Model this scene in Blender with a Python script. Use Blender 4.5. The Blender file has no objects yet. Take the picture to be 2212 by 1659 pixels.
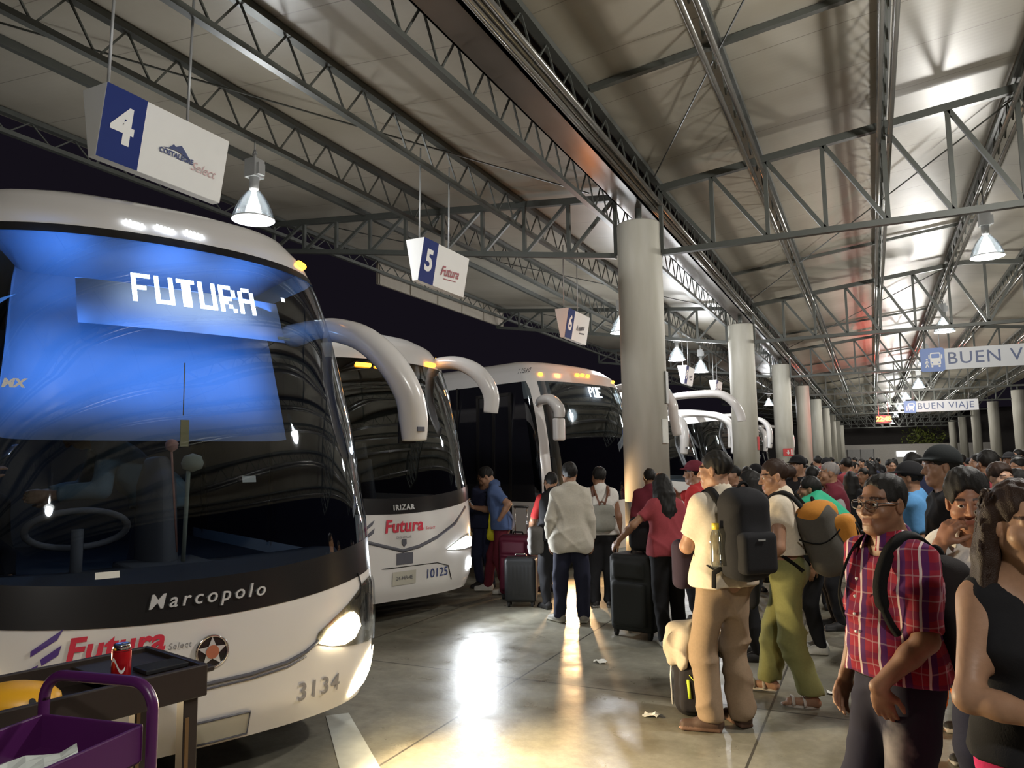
import bpy, bmesh, math, random
import numpy as np
from mathutils import Vector, Matrix
random.seed(7); RNG = np.random.default_rng(7)
SC = bpy.context.scene; COL = SC.collection
PI = math.pi
# ---------------------------------------------------------------- camera
EYE = 1.72
def set_camera():
    th = math.atan(168.2/1600); ph = math.atan(777.6*math.cos(th)/1600); rho = .015
    F0 = Vector((-math.sin(ph), math.cos(ph), 0)); R0 = Vector((math.cos(ph), math.sin(ph), 0)); Z = Vector((0, 0, 1))
    F = F0*math.cos(th)+Z*math.sin(th); U0 = -F0*math.sin(th)+Z*math.cos(th)
    U = U0*math.cos(rho)+R0*math.sin(rho); R = R0*math.cos(rho)-U0*math.sin(rho)
    cd = bpy.data.cameras.new('camera'); cam = bpy.data.objects.new('camera', cd); COL.objects.link(cam)
    cd.sensor_fit = 'HORIZONTAL'; cd.sensor_width = 36; cd.lens = 36*1600/2212; cd.clip_start = .05; cd.clip_end = 400
    M = Matrix((R, U, -F)).transposed().to_4x4(); M.translation = (0, 0, EYE); cam.matrix_world = M
    SC.camera = cam
set_camera()
# ---------------------------------------------------------------- night sky
wd = bpy.data.worlds.new('night'); SC.world = wd; wd.use_nodes = True
wd.node_tree.nodes['Background'].inputs[0].default_value = (.010, .008, .013, 1)
wd.node_tree.nodes['Background'].inputs[1].default_value = .5
SC.view_settings.view_transform = 'Standard'; SC.view_settings.look = 'None'
SC.view_settings.exposure = 0.38; SC.view_settings.gamma = 1.0; SC.view_settings.use_curve_mapping = False
SC.cycles.use_denoising = True
SC.cycles.max_bounces = 6; SC.cycles.diffuse_bounces = 3; SC.cycles.glossy_bounces = 3
SC.cycles.transparent_max_bounces = 12; SC.cycles.transmission_bounces = 4
SC.cycles.caustics_reflective = False; SC.cycles.caustics_refractive = False
SC.cycles.sample_clamp_indirect = 6
RIDGE_LAMP_W = 330; BAY_LAMP_W = 150
HEADLIGHT_W = 250
# ---------------------------------------------------------------- materials
MATS = {}
def nt(name):
    m = bpy.data.materials.new(name); m.use_nodes = True; MATS[name] = m
    return m, m.node_tree.nodes, m.node_tree.links, m.node_tree.nodes['Principled BSDF']
def mat(name, col, rough=.5, metal=0, var=.12, scale=8, bump=0, emit=0, ecol=None, coat=0, bscale=None, spec=.5):
    if name in MATS: return MATS[name]
    m, N, L, b = nt(name)
    b.inputs['Roughness'].default_value = rough; b.inputs['Metallic'].default_value = metal
    b.inputs['Coat Weight'].default_value = coat; b.inputs['Specular IOR Level'].default_value = spec
    tc = N.new('ShaderNodeTexCoord'); nz = N.new('ShaderNodeTexNoise'); nz.inputs['Scale'].default_value = scale
    nz.inputs['Detail'].default_value = 4; L.new(tc.outputs['Object'], nz.inputs['Vector'])
    mx = N.new('ShaderNodeMix'); mx.data_type = 'RGBA'
    mx.inputs[6].default_value = (*[c*(1-var) for c in col], 1); mx.inputs[7].default_value = (*[min(1, c*(1+var)) for c in col], 1)
    L.new(nz.outputs['Fac'], mx.inputs[0]); L.new(mx.outputs[2], b.inputs['Base Color'])
    if bump:
        n2 = N.new('ShaderNodeTexNoise'); n2.inputs['Scale'].default_value = bscale or scale*6; L.new(tc.outputs['Object'], n2.inputs['Vector'])
        bp = N.new('ShaderNodeBump'); bp.inputs['Strength'].default_value = bump; bp.inputs['Distance'].default_value = .01
        L.new(n2.outputs['Fac'], bp.inputs['Height']); L.new(bp.outputs[0], b.inputs['Normal'])
    if emit:
        b.inputs['Emission Color'].default_value = (*(ecol or col), 1); b.inputs['Emission Strength'].default_value = emit
    return m
def tint_mat(name, col, rough=.85, scale=40, bump=.15, sub=0, spec=.3):
    """cloth / skin / hair: colour times the mesh's own 'tint' attribute"""
    if name in MATS: return MATS[name]
    m, N, L, b = nt(name)
    b.inputs['Roughness'].default_value = rough; b.inputs['Specular IOR Level'].default_value = spec
    at = N.new('ShaderNodeAttribute'); at.attribute_name = 'tint'
    tc = N.new('ShaderNodeTexCoord'); nz = N.new('ShaderNodeTexNoise'); nz.inputs['Scale'].default_value = scale
    L.new(tc.outputs['Object'], nz.inputs['Vector'])
    mx = N.new('ShaderNodeMix'); mx.data_type = 'RGBA'
    mx.inputs[6].default_value = (*[c*.88 for c in col], 1); mx.inputs[7].default_value = (*[min(1, c*1.12) for c in col], 1)
    L.new(nz.outputs['Fac'], mx.inputs[0])
    mu = N.new('ShaderNodeMix'); mu.data_type = 'RGBA'; mu.blend_type = 'MULTIPLY'; mu.inputs[0].default_value = 1
    L.new(mx.outputs[2], mu.inputs[6]); L.new(at.outputs['Color'], mu.inputs[7]); L.new(mu.outputs[2], b.inputs['Base Color'])
    if sub:
        b.inputs['Subsurface Weight'].default_value = sub; b.inputs['Subsurface Radius'].default_value = (.01, .004, .002)
    if bump:
        bp = N.new('ShaderNodeBump'); bp.inputs['Strength'].default_value = bump; bp.inputs['Distance'].default_value = .004
        n2 = N.new('ShaderNodeTexNoise'); n2.inputs['Scale'].default_value = scale*4; L.new(tc.outputs['Object'], n2.inputs['Vector'])
        L.new(n2.outputs['Fac'], bp.inputs['Height']); L.new(bp.outputs[0], b.inputs['Normal'])
    return m
def glass_mat(name, tint, refl=.12, rough=.02):
    m = bpy.data.materials.new(name); m.use_nodes = True; MATS[name] = m
    N, L = m.node_tree.nodes, m.node_tree.links; N.remove(N['Principled BSDF'])
    t = N.new('ShaderNodeBsdfTransparent'); t.inputs[0].default_value = (*tint, 1)
    g = N.new('ShaderNodeBsdfGlossy'); g.inputs['Roughness'].default_value = rough; g.inputs[0].default_value = (.9, .95, 1, 1)
    lw = N.new('ShaderNodeLayerWeight'); lw.inputs[0].default_value = .22
    mp = N.new('ShaderNodeMapRange'); mp.inputs[3].default_value = refl; mp.inputs[4].default_value = .85
    L.new(lw.outputs['Facing'], mp.inputs[0])
    mx = N.new('ShaderNodeMixShader'); L.new(mp.outputs[0], mx.inputs[0]); L.new(t.outputs[0], mx.inputs[1]); L.new(g.outputs[0], mx.inputs[2])
    L.new(mx.outputs[0], N['Material Output'].inputs[0]); return m
def emis(name, col, s):
    if name in MATS: return MATS[name]
    m = bpy.data.materials.new(name); m.use_nodes = True; MATS[name] = m
    N, L = m.node_tree.nodes, m.node_tree.links; N.remove(N['Principled BSDF'])
    e = N.new('ShaderNodeEmission'); e.inputs[0].default_value = (*col, 1); e.inputs[1].default_value = s
    L.new(e.outputs[0], N['Material Output'].inputs[0]); return m
# ---------------------------------------------------------------- object helpers
def tag(o, label=None, cat=None, group=None, kind=None):
    if label: o['label'] = label
    if cat: o['category'] = cat
    if group: o['group'] = group
    if kind: o['kind'] = kind
    return o
def empty(name, loc=(0, 0, 0), rz=0, label=None, cat=None, group=None):
    o = bpy.data.objects.new(name, None); COL.objects.link(o); o.location = loc; o.rotation_euler = (0, 0, rz); o.empty_display_size = .1
    return tag(o, label, cat, group)
def copy_tree(o, parent=None):
    c = o.copy(); COL.objects.link(c)
    if parent is not None: c.parent = parent
    for ch in list(o.children): copy_tree(ch, c)
    return c
class MB:
    def __init__(s): s.v = []; s.f = []; s.m = []; s.sm = []
    def add(s, V, F, mi=0, smooth=False):
        b = len(s.v); s.v.extend([tuple(map(float, p)) for p in V])
        s.f.extend([tuple(int(i)+b for i in f) for f in F]); s.m.extend([mi]*len(F)); s.sm.extend([smooth]*len(F)); return s
    def box(s, c, d, mi=0, R=None):
        x, y, z = [k/2 for k in d]
        V = [Vector((a*x, b*y, e*z)) for a in (-1, 1) for b in (-1, 1) for e in (-1, 1)]
        if R is not None: V = [R @ p for p in V]
        c = Vector(c)
        return s.add([p+c for p in V], [(0, 1, 3, 2), (4, 6, 7, 5), (0, 4, 5, 1), (2, 3, 7, 6), (0, 2, 6, 4), (1, 5, 7, 3)], mi)
    def bar(s, a, b, w, h=None, mi=0, up=(0, 0, 1)):
        a, b = Vector(a), Vector(b); d = (b-a); L = d.length; d.normalize(); h = h or w
        up = Vector(up)
        if abs(d.dot(up)) > .98: up = Vector((0, 1, 0))
        x = d.cross(up).normalized(); z = x.cross(d)
        R = Matrix((x, d, z)).transposed()
        return s.box((a+b)/2, (w, L, h), mi, R)
    def tube(s, pts, r, seg=8, mi=0, flat=None, closed=False):
        P = [Vector(p) for p in pts]; n = len(P); rs = r if hasattr(r, '__len__') else [r]*n
        T = []
        for i in range(n):
            a = P[i-1] if (i > 0 or closed) else P[i]; b = P[(i+1) % n] if (i < n-1 or closed) else P[i]
            T.append((b-a).normalized())
        ref = Vector((0, 0, 1)) if abs(T[0].z) < .9 else Vector((0, 1, 0))
        x = T[0].cross(ref).normalized(); V = []
        for i in range(n):
            x = (x-T[i]*x.dot(T[i])).normalized(); y = T[i].cross(x)
            rr = rs[i]; ra, rb = (rr if hasattr(rr, '__len__') else (rr, rr*(flat or 1)))
            for k in range(seg):
                t = 2*PI*k/seg; V.append(P[i]+x*(ra*math.cos(t))+y*(rb*math.sin(t)))
        F = []
        for i in range(n if closed else n-1):
            j = (i+1) % n
            for k in range(seg): F.append((i*seg+k, i*seg+(k+1) % seg, j*seg+(k+1) % seg, j*seg+k))
        if not closed: F.append(tuple(range(seg-1, -1, -1))); F.append(tuple((n-1)*seg+k for k in range(seg)))
        return s.add(V, F, mi, True)
    def lathe(s, prof, seg=24, mi=0, c=(0, 0, 0), caps=True):
        V = []; n = len(prof)
        for r, z in prof:
            for k in range(seg): t = 2*PI*k/seg; V.append((c[0]+r*math.cos(t), c[1]+r*math.sin(t), c[2]+z))
        F = [(i*seg+k, i*seg+(k+1) % seg, (i+1)*seg+(k+1) % seg, (i+1)*seg+k) for i in range(n-1) for k in range(seg)]
        if caps: F.append(tuple(range(seg-1, -1, -1))); F.append(tuple((n-1)*seg+k for k in range(seg)))
        return s.add(V, F, mi, True)
    def grid(s, P, mi=0, smooth=True, flip=False):
        P = np.asarray(P); nu, nv = P.shape[:2]
        F = [((i*nv+j), (i+1)*nv+j, (i+1)*nv+j+1, i*nv+j+1) for i in range(nu-1) for j in range(nv-1)]
        if flip: F = [f[::-1] for f in F]
        return s.add(P.reshape(-1, 3), F, mi, smooth)
    def build(s, name, mats, parent=None, bevel=0, solid=0, tint=False, seg=2):
        me = bpy.data.meshes.new(name); me.from_pydata(s.v, [], s.f)
        for m in (mats if isinstance(mats, (list, tuple)) else [mats]): me.materials.append(m)
        me.polygons.foreach_set('material_index', s.m); me.polygons.foreach_set('use_smooth', s.sm); me.update()
        if tint:
            at = me.color_attributes.new('tint', 'FLOAT_COLOR', 'POINT'); at.data.foreach_set('color', [1.0]*4*len(me.vertices))
        o = bpy.data.objects.new(name, me); COL.objects.link(o)
        if parent is not None: o.parent = parent
        if solid: md = o.modifiers.new('s', 'SOLIDIFY'); md.thickness = solid; md.offset = -1
        if bevel: md = o.modifiers.new('b', 'BEVEL'); md.width = bevel; md.segments = seg; md.limit_method = 'ANGLE'
        return o
_text_cache = {}
def text_geo(s, size=1, shear=0, space=1, bold=0, extrude=0, align='CENTER'):
    k = (s, size, shear, space, bold, extrude, align)
    if k in _text_cache: return _text_cache[k]
    c = bpy.data.curves.new('t', 'FONT'); c.body = s; c.size = size; c.shear = shear; c.space_character = space
    c.offset = bold; c.extrude = extrude; c.align_x = align; c.align_y = 'CENTER'; c.resolution_u = 3
    o = bpy.data.objects.new('t', c); COL.objects.link(o)
    bpy.context.view_layer.update()
    me = bpy.data.meshes.new_from_object(o.evaluated_get(bpy.context.evaluated_depsgraph_get()))
    V = np.array([v.co[:] for v in me.vertices]); F = [tuple(p.vertices) for p in me.polygons]
    bpy.data.objects.remove(o); bpy.data.curves.remove(c); bpy.data.meshes.remove(me)
    _text_cache[k] = (V, F); return V, F
def lettering(name, s, size, fn, m, parent, **kw):
    V, F = text_geo(s, size, **kw); b = MB(); b.add([fn(*p) for p in V], F)
    return b.build(name, m, parent)
# ================================================================ structure
COLX = -2.94; RIGHTX = 7.3; Y1 = 10.5; SP = 9.42; TY = [Y1+SP*k for k in range(-1, 9)]
M_steel = mat('grey_painted_steel', (.085, .09, .08), .45, .2, .15, 6)
M_shiny = mat('galvanised_tube', (.30, .29, .27), .22, .75, .15, 6)
M_gutter = mat('gutter_paint', (.15, .13, .11), .3, .35, .15, 3)
M_white = mat('white_paint', (.74, .72, .68), .4, 0, .05, 5)
M_black = mat('black_plastic', (.012, .012, .013), .4, 0, .2, 10)
M_chrome = mat('chrome', (.75, .75, .76), .12, 1, .05, 10)
M_rubber = mat('black_rubber', (.018, .018, .018), .8, 0, .2, 20)

def floor_mat():
    m, N, L, b = nt('polished_concrete')
    tc = N.new('ShaderNodeTexCoord')
    def noise(sc, det=6, rough=.6):
        n = N.new('ShaderNodeTexNoise'); n.inputs['Scale'].default_value = sc; n.inputs['Detail'].default_value = det; n.inputs['Roughness'].default_value = rough
        L.new(tc.outputs['Object'], n.inputs['Vector']); return n.outputs['Fac']
    def ramp(src, a, b_, ca, cb):
        r = N.new('ShaderNodeValToRGB'); r.color_ramp.elements[0].position = a; r.color_ramp.elements[1].position = b_
        r.color_ramp.elements[0].color = (*ca, 1); r.color_ramp.elements[1].color = (*cb, 1); L.new(src, r.inputs[0]); return r.outputs[0]
    base = ramp(noise(.9), .35, .68, (.17, .16, .125), (.33, .31, .25))
    fine = ramp(noise(14, 8, .7), .3, .75, (.72, .72, .70), (1.12, 1.12, 1.1))
    mu = N.new('ShaderNodeMix'); mu.data_type = 'RGBA'; mu.blend_type = 'MULTIPLY'; mu.inputs[0].default_value = 1
    L.new(base, mu.inputs[6]); L.new(fine, mu.inputs[7])
    st = ramp(noise(2.3, 4, .5), .58, .72, (1, 1, 1), (.55, .5, .43))
    m2 = N.new('ShaderNodeMix'); m2.data_type = 'RGBA'; m2.blend_type = 'MULTIPLY'; m2.inputs[0].default_value = .8
    L.new(mu.outputs[2], m2.inputs[6]); L.new(st, m2.inputs[7])
    # saw-cut joints
    sx = N.new('ShaderNodeSeparateXYZ'); L.new(tc.outputs['Object'], sx.inputs[0])
    def joint(ch, off, step):
        a = N.new('ShaderNodeMath'); a.operation = 'SUBTRACT'; L.new(sx.outputs[ch], a.inputs[0]); a.inputs[1].default_value = off
        p = N.new('ShaderNodeMath'); p.operation = 'PINGPONG'; L.new(a.outputs[0], p.inputs[0]); p.inputs[1].default_value = step/2
        c = N.new('ShaderNodeMath'); c.operation = 'LESS_THAN'; L.new(p.outputs[0], c.inputs[0]); c.inputs[1].default_value = .008; return c.outputs[0]
    mxx = N.new('ShaderNodeMath'); mxx.operation = 'MAXIMUM'; L.new(joint(0, -2.65, 1.91), mxx.inputs[0]); L.new(joint(1, 5.52, 3.1), mxx.inputs[1])
    m3 = N.new('ShaderNodeMix'); m3.data_type = 'RGBA'; L.new(mxx.outputs[0], m3.inputs[0]); L.new(m2.outputs[2], m3.inputs[6]); m3.inputs[7].default_value = (.06, .055, .045, 1)
    L.new(m3.outputs[2], b.inputs['Base Color'])
    rr = N.new('ShaderNodeMapRange'); L.new(noise(3.1, 5), rr.inputs[0]); rr.inputs[1].default_value = .3; rr.inputs[2].default_value = .7; rr.inputs[3].default_value = .24; rr.inputs[4].default_value = .5
    L.new(rr.outputs[0], b.inputs['Roughness'])
    bp = N.new('ShaderNodeBump'); bp.inputs['Strength'].default_value = .12; bp.inputs['Distance'].default_value = .01; L.new(noise(30, 4), bp.inputs['Height']); L.new(bp.outputs[0], b.inputs['Normal'])
    return m
fl = MB(); fl.box((0, 45, -.05), (70, 130, .1)); o = fl.build('floor', floor_mat()); o.data.transform(Matrix.Identity(4)); tag(o, kind='structure')

def roof_mat():
    m, N, L, b = nt('ribbed_roof_sheet'); b.inputs['Roughness'].default_value = .42
    tc = N.new('ShaderNodeTexCoord'); sx = N.new('ShaderNodeSeparateXYZ'); L.new(tc.outputs['Object'], sx.inputs[0])
    nz = N.new('ShaderNodeTexNoise'); nz.inputs['Scale'].default_value = .6; nz.inputs['Detail'].default_value = 6; L.new(tc.outputs['Object'], nz.inputs['Vector'])
    r = N.new('ShaderNodeValToRGB'); r.color_ramp.elements[0].position = .3; r.color_ramp.elements[1].position = .7
    r.color_ramp.elements[0].color = (.30, .27, .21, 1); r.color_ramp.elements[1].color = (.43, .40, .33, 1); L.new(nz.outputs['Fac'], r.inputs[0])
    p = N.new('ShaderNodeMath'); p.operation = 'PINGPONG'; L.new(sx.outputs[1], p.inputs[0]); p.inputs[1].default_value = .5
    c = N.new('ShaderNodeMath'); c.operation = 'LESS_THAN'; L.new(p.outputs[0], c.inputs[0]); c.inputs[1].default_value = .006
    mx = N.new('ShaderNodeMix'); mx.data_type = 'RGBA'; L.new(c.outputs[0], mx.inputs[0]); L.new(r.outputs[0], mx.inputs[6]); mx.inputs[7].default_value = (.2, .18, .14, 1)
    L.new(mx.outputs[2], b.inputs['Base Color'])
    w = N.new('ShaderNodeMath'); w.operation = 'PINGPONG'; L.new(sx.outputs[1], w.inputs[0]); w.inputs[1].default_value = .04
    bp = N.new('ShaderNodeBump'); bp.inputs['Strength'].default_value = .35; bp.inputs['Distance'].default_value = .02; L.new(w.outputs[0], bp.inputs['Height']); L.new(bp.outputs[0], b.inputs['Normal'])
    return m
def roof_z(x):
    if x < COLX: return 5.765+(COLX-x)*.095
    if x <= 2.18: return 5.86+(x-COLX)*.108
    return 5.86+(2.18-COLX)*.108-(x-2.18)*.108
rf = MB()
def slab(x0, x1):
    z0, z1 = roof_z(x0+1e-4), roof_z(x1-1e-4); t = .06
    V = [(x, y, z+k) for k in (0, t) for (x, z) in ((x0, z0), (x1, z1)) for y in (-9, 98)]
    rf.add(V, [(0, 1, 3, 2), (4, 6, 7, 5), (0, 4, 5, 1), (2, 3, 7, 6), (0, 2, 6, 4), (1, 5, 7, 3)])
slab(-10.0, -3.17); slab(-2.78, 2.18); slab(2.18, 7.6)
tag(rf.build('ceiling', roof_mat()), kind='structure')
fa = MB(); fa.box((-10.03, 45, 6.55), (.06, 106, .34)); fa.box((-10.03, 45, 6.40), (.12, 106, .05))
tag(fa.build('trim_1', mat('fascia', (.34, .30, .24), .5)), kind='structure')
fa = MB(); fa.box((-10.10, 17.05, 6.24), (.06, 6.5, .74)); fa.box((-10.06, 17.05, 6.14), (.05, 6.5, .04))
for k in range(6): fa.box((-10.06, 13.85+1.28*k, 6.24), (.03, .02, .74))
tag(fa.build('trim_3', MATS['fascia']), kind='structure')
# gutter box over the columns
g = empty('valley_gutter', (COLX, 0, 5.45), 0, 'long brown steel box gutter running above the near row of columns', 'gutter')
b = MB(); b.box((-.045, 45, .02), (.36, 106, .04)); b.box((-.215, 45, .25), (.02, 106, .5)); b.box((.125, 45, .25), (.02, 106, .5)); b.build('gutter_box', M_gutter, g)
b = MB(); b.tube([(.17, -8, .03), (.17, 98, .03)], .03, 8); b.tube([(.26, -8, .03), (.26, 98, .03)], .03, 8); b.build('edge_rail', M_shiny, g)

def joist(x, zt, depth, label, shiny=False, y0=-8, y1=97, step=.62, cat='roof joist'):
    r = empty('roof_joist', (x, 0, zt), 0, label, cat)
    ms = M_shiny if shiny else M_steel
    b = MB(); b.box((0, (y0+y1)/2, -.035), (.10, y1-y0, .07)); b.build('top_chord', M_steel, r)
    b = MB()
    if shiny:
        for sx in (-.065, .065): b.tube([(sx, y0, -depth), (sx, y1, -depth)], .032, 8)
    else: b.box((0, (y0+y1)/2, -depth), (.075, y1-y0, .06))
    b.build('bottom_chord', ms, r)
    b = MB(); n = int((y1-y0)/step)
    for i in range(n):
        y = y0+i*step
        b.bar((0, y, -.05), (0, y+step*.5, -depth), .018); b.bar((0, y+step*.5, -depth), (0, y+step, -.05), .018)
    b.build('web', M_steel, r); return r
for x, d, w in ((-3.34, .52, 'beside the box gutter on the bus side'), (-4.89, .46, 'carrying the number signs over the bus bays'),
                (-6.4, .48, 'carrying the lamps over the bus bays'), (-9.95, .30, 'along the outer eave over the buses')):
    joist(x, roof_z(x)-.02, d, 'grey open-web steel joist '+w, step=.6)
b = MB(); b.box((-7.95, 45, roof_z(-7.95)-.06), (.07, 105, .10)); tag(b.build('roof_purlin', M_steel), 'plain grey purlin under the outer half of the bus bay roof', 'purlin')
for x, d, w in ((-2.66, .40, 'on the hall side of the box gutter'), (-1.2, .38, 'first from the box gutter over the hall'), (.37, .38, 'second from the box gutter over the hall'),
                   (1.85, .40, 'under the ridge with the hall lamps'), (3.3, .38, 'just beyond the hall ridge'), (4.9, .38, 'over the far side of the hall'), (6.5, .38, 'above the far row of columns')):
    joist(x, roof_z(x)-.03, d, 'shiny twin-tube steel joist '+w, True, step=.6)
# trusses
ORD = ['behind the camera', 'at the nearest column', 'at the second column', 'at the third column', 'at the fourth column', 'at the fifth column', 'at the sixth column', 'at the seventh column', 'at the eighth column', 'at the far end of the hall']
def truss(y, side, label):
    r = empty('roof_truss', (0, y, 0), 0, label, 'truss')
    w = .085
    if side == 'L':
        xs = [-3.30-.757*i for i in range(10)]; zb = lambda x: 4.72+.152*(COLX-x); zt = lambda x: roof_z(x)-.12
    else:
        xs = [-2.60+.74*i for i in range(14)]; zb = lambda x: 4.73; zt = lambda x: roof_z(x)-.20
    a, c = xs[0], xs[-1]
    b = MB()
    if side == 'L': b.bar((a, 0, zt(a)), (c, 0, zt(c)), w, .10)
    else:
        b.bar((a, 0, zt(a)), (2.18, 0, zt(2.18)), w, .10); b.bar((2.18, 0, zt(2.18)), (c, 0, zt(c)), w, .10)
    b.build('top_chord', M_steel, r)
    b = MB(); b.bar((a, 0, zb(a)), (c, 0, zb(c)), w, .08); b.build('bottom_chord', M_steel, r)
    for i, x in enumerate(xs):
        b = MB(); b.bar((x, 0, zb(x)), (x, 0, zt(x)), .055); b.build('strut', M_steel, r)
        if i+1 < len(xs):
            x2 = xs[i+1]; b = MB()
            if side == 'L': b.bar((x2, 0, zb(x2)), (x, 0, zt(x)), .05)
            elif x < 2.0: b.bar((x, 0, zt(x)), (x2, 0, zb(x2)), .055)
            else: b.bar((x, 0, zb(x)), (x2, 0, zt(x2)), .055)
            b.build('diagonal', M_steel, r)
for k, y in enumerate(TY):
    if k: truss(y, 'L', 'grey steel truss over the bus bays '+ORD[k])
    if k: truss(y, 'R', 'grey steel truss across the passenger hall '+ORD[k])
# cross bars under the roof between the trusses, thin wind-bracing rods
for i, y in enumerate([Y1-3+SP*k for k in range(0, 5)]):
    b = MB(); b.bar((-2.6, y, roof_z(-2.6)-.05), (2.15, y, roof_z(2.15)-.05), .07, .06)
    tag(b.build('cross_bar', M_steel), 'grey flat bar crossing under the hall roof '+['in front of the nearest truss', 'in front of the second truss', 'in front of the third truss', 'in front of the fourth truss', 'in front of the fifth truss'][i], 'roof bar')
for i in range(3):
    y = Y1-SP+SP*i; b = MB()
    b.tube([(-2.6, y+SP-.3, roof_z(-2.6)-.12), (2.0, y+.3, roof_z(2)-.12)], .011, 6)
    tag(b.build('bracing_rod', M_steel), 'thin diagonal steel rod under the hall roof '+['nearest the camera', 'between the first and second truss', 'between the second and third truss'][i], 'rod')
    b = MB(); b.tube([(-9.0, y+.4, roof_z(-9)-.12), (-3.6, y+SP-.3, roof_z(-3.6)-.12)], .011, 6)
    tag(b.build('bracing_rod', M_steel), 'thin diagonal steel rod under the bus bay roof '+['nearest the camera', 'between the first and second truss', 'between the second and third truss'][i], 'rod')
# columns
def column_mat():
    m, N, L, b = nt('column_plaster'); b.inputs['Roughness'].default_value = .6
    tc = N.new('ShaderNodeTexCoord'); mp = N.new('ShaderNodeMapping'); mp.inputs['Scale'].default_value = (3, 3, .5); L.new(tc.outputs['Object'], mp.inputs[0])
    nz = N.new('ShaderNodeTexNoise'); nz.inputs['Scale'].default_value = 2; nz.inputs['Detail'].default_value = 6; L.new(mp.outputs[0], nz.inputs['Vector'])
    r = N.new('ShaderNodeValToRGB'); r.color_ramp.elements[0].position = .25; r.color_ramp.elements[1].position = .75
    r.color_ramp.elements[0].color = (.50, .48, .40, 1); r.color_ramp.elements[1].color = (.62, .60, .53, 1); L.new(nz.outputs['Fac'], r.inputs[0]); L.new(r.outputs[0], b.inputs['Base Color']); return m
M_col = column_mat(); M_colbase = mat('column_base_grey', (.20, .195, .17), .5)
cb = MB(); cb.lathe([(.325, 1.13), (.325, 5.18), (.315, 5.2)], 40); cbase = MB(); cbase.lathe([(.328, 0), (.328, 1.13)], 40)
cpipe = MB(); cpipe.tube([(0, 0, 5.2), (0, 0, 5.45)], .05, 12)
col0 = empty('column', (COLX, Y1, 0), 0, 'round white column nearest the camera with grey painted base', 'column')
cb.build('shaft', M_col, col0); cbase.build('painted_base', M_colbase, col0); cpipe.build('drain_pipe', M_steel, col0)
NTH = ['', 'second', 'third', 'fourth', 'fifth', 'sixth', 'seventh', 'eighth', 'ninth']
for k in range(1, 9):
    c = copy_tree(col0); c.location = (COLX, Y1+SP*k, 0); c['label'] = 'round white column, %s in the row beside the buses' % NTH[k]
for k in range(4, 9):
    c = copy_tree(col0); c.location = (RIGHTX, Y1+SP*k, 0); c['label'] = 'round white column of the far right row, %s from the front' % ['nearest', 'second', 'third', 'fourth', 'fifth'][k-4]
# things fixed on columns
def plate(name, col, w, h, X, Y, Z, ang, label, cat, m, extra=None):
    R = .331; r = empty(name, (X+R*math.cos(ang), Y+R*math.sin(ang), Z), ang, label, cat)
    b = MB(); b.box((.008, 0, 0), (.016, w, h)); b.build('panel', m, r)
    if extra: extra(r)
    return r
M_red = mat('sign_red', (.55, .05, .05), .5)
M_paper = mat('paper', (.72, .72, .66), .8)
plate('notice_sheet', 0, .13, .34, COLX, Y1, 2.12, -.35, 'pale notice sheet taped to the nearest column', 'notice', M_paper)
plate('junction_box', 0, .12, .46, COLX, Y1, 2.75, -.05, 'grey electrical box on the side of the nearest column', 'box', mat('box_grey', (.22, .22, .2), .5))
def fire_marks(r):
    b = MB(); b.box((.018, 0, .03), (.006, .05, .10)); b.add([(.021, -.07, -.0), (.021, .07, -.0), (.021, 0, -.09)], [(0, 1, 2)]); b.build('arrow', M_white, r)
    b = MB(); b.box((.018, .13, 0), (.006, .05, .2)); b.build('panel_mark', M_white, r)
plate('fire_sign', 0, .36, .28, COLX, Y1+2*SP, 1.92, -1.15, 'red fire equipment sign with white arrow on third column', 'sign', M_red, fire_marks)
plate('fire_box', 0, .10, .34, COLX, Y1+SP, 2.1, -.25, 'narrow red box on the side of the second column', 'fire box', M_red)

# high-bay lamps
M_acryl = glass_mat('clear_prismatic_acrylic', (.80, .84, .86), .18, .12)
M_bulb = emis('lamp_bulb', (1, .97, .90), 60)
M_lens = emis('lamp_lens', (1, .98, .93), 9)
M_cast = mat('cast_aluminium', (.42, .43, .43), .45, .4)
def make_lamp():
    r = empty('high_bay_lamp')
    b = MB(); b.lathe([(.05, .0), (.055, .02), (.06, .16)], 16, 0, (0, 0, .36)); b.box((0, 0, .62), (.16, .16, .22)); b.box((.09, 0, .60), (.06, .1, .14)); b.build('ballast_housing', M_cast, r)
    b = MB(); b.tube([(0, 0, .73), (0, 0, .80)], .02, 8); b.tube([(-.03, 0, .8), (0, 0, .86), (.03, 0, .80)], .012, 6); b.build('hanger', M_cast, r)
    b = MB(); prof = [(.235, 0), (.225, .05), (.20, .13), (.15, .24), (.09, .32), (.06, .36)]; V = []; n = 64
    for rad, z in prof:
        for k in range(n): t = 2*PI*k/n; q = rad*(1+(.02 if k % 2 else -.02)); V.append((q*math.cos(t), q*math.sin(t), z))
    b.add(V, [(i*n+k, i*n+(k+1) % n, (i+1)*n+(k+1) % n, (i+1)*n+k) for i in range(len(prof)-1) for k in range(n)], 0, True); b.build('reflector', M_acryl, r)
    b = MB(); b.tube([(.24*math.cos(2*PI*k/40), .24*math.sin(2*PI*k/40), 0) for k in range(40)], .009, 6, closed=True); b.build('rim', M_cast, r)
    b = MB(); b.lathe([(.0, .0), (.228, .004)], 40, 0, caps=False); b.build('lens', M_lens, r)
    b = MB(); b.lathe([(.015, .10), (.045, .13), (.05, .2), (.03, .30), (.02, .36)], 14); b.build('bulb', M_bulb, r)
    return r
LAMP = make_lamp(); _first = [True]
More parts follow.
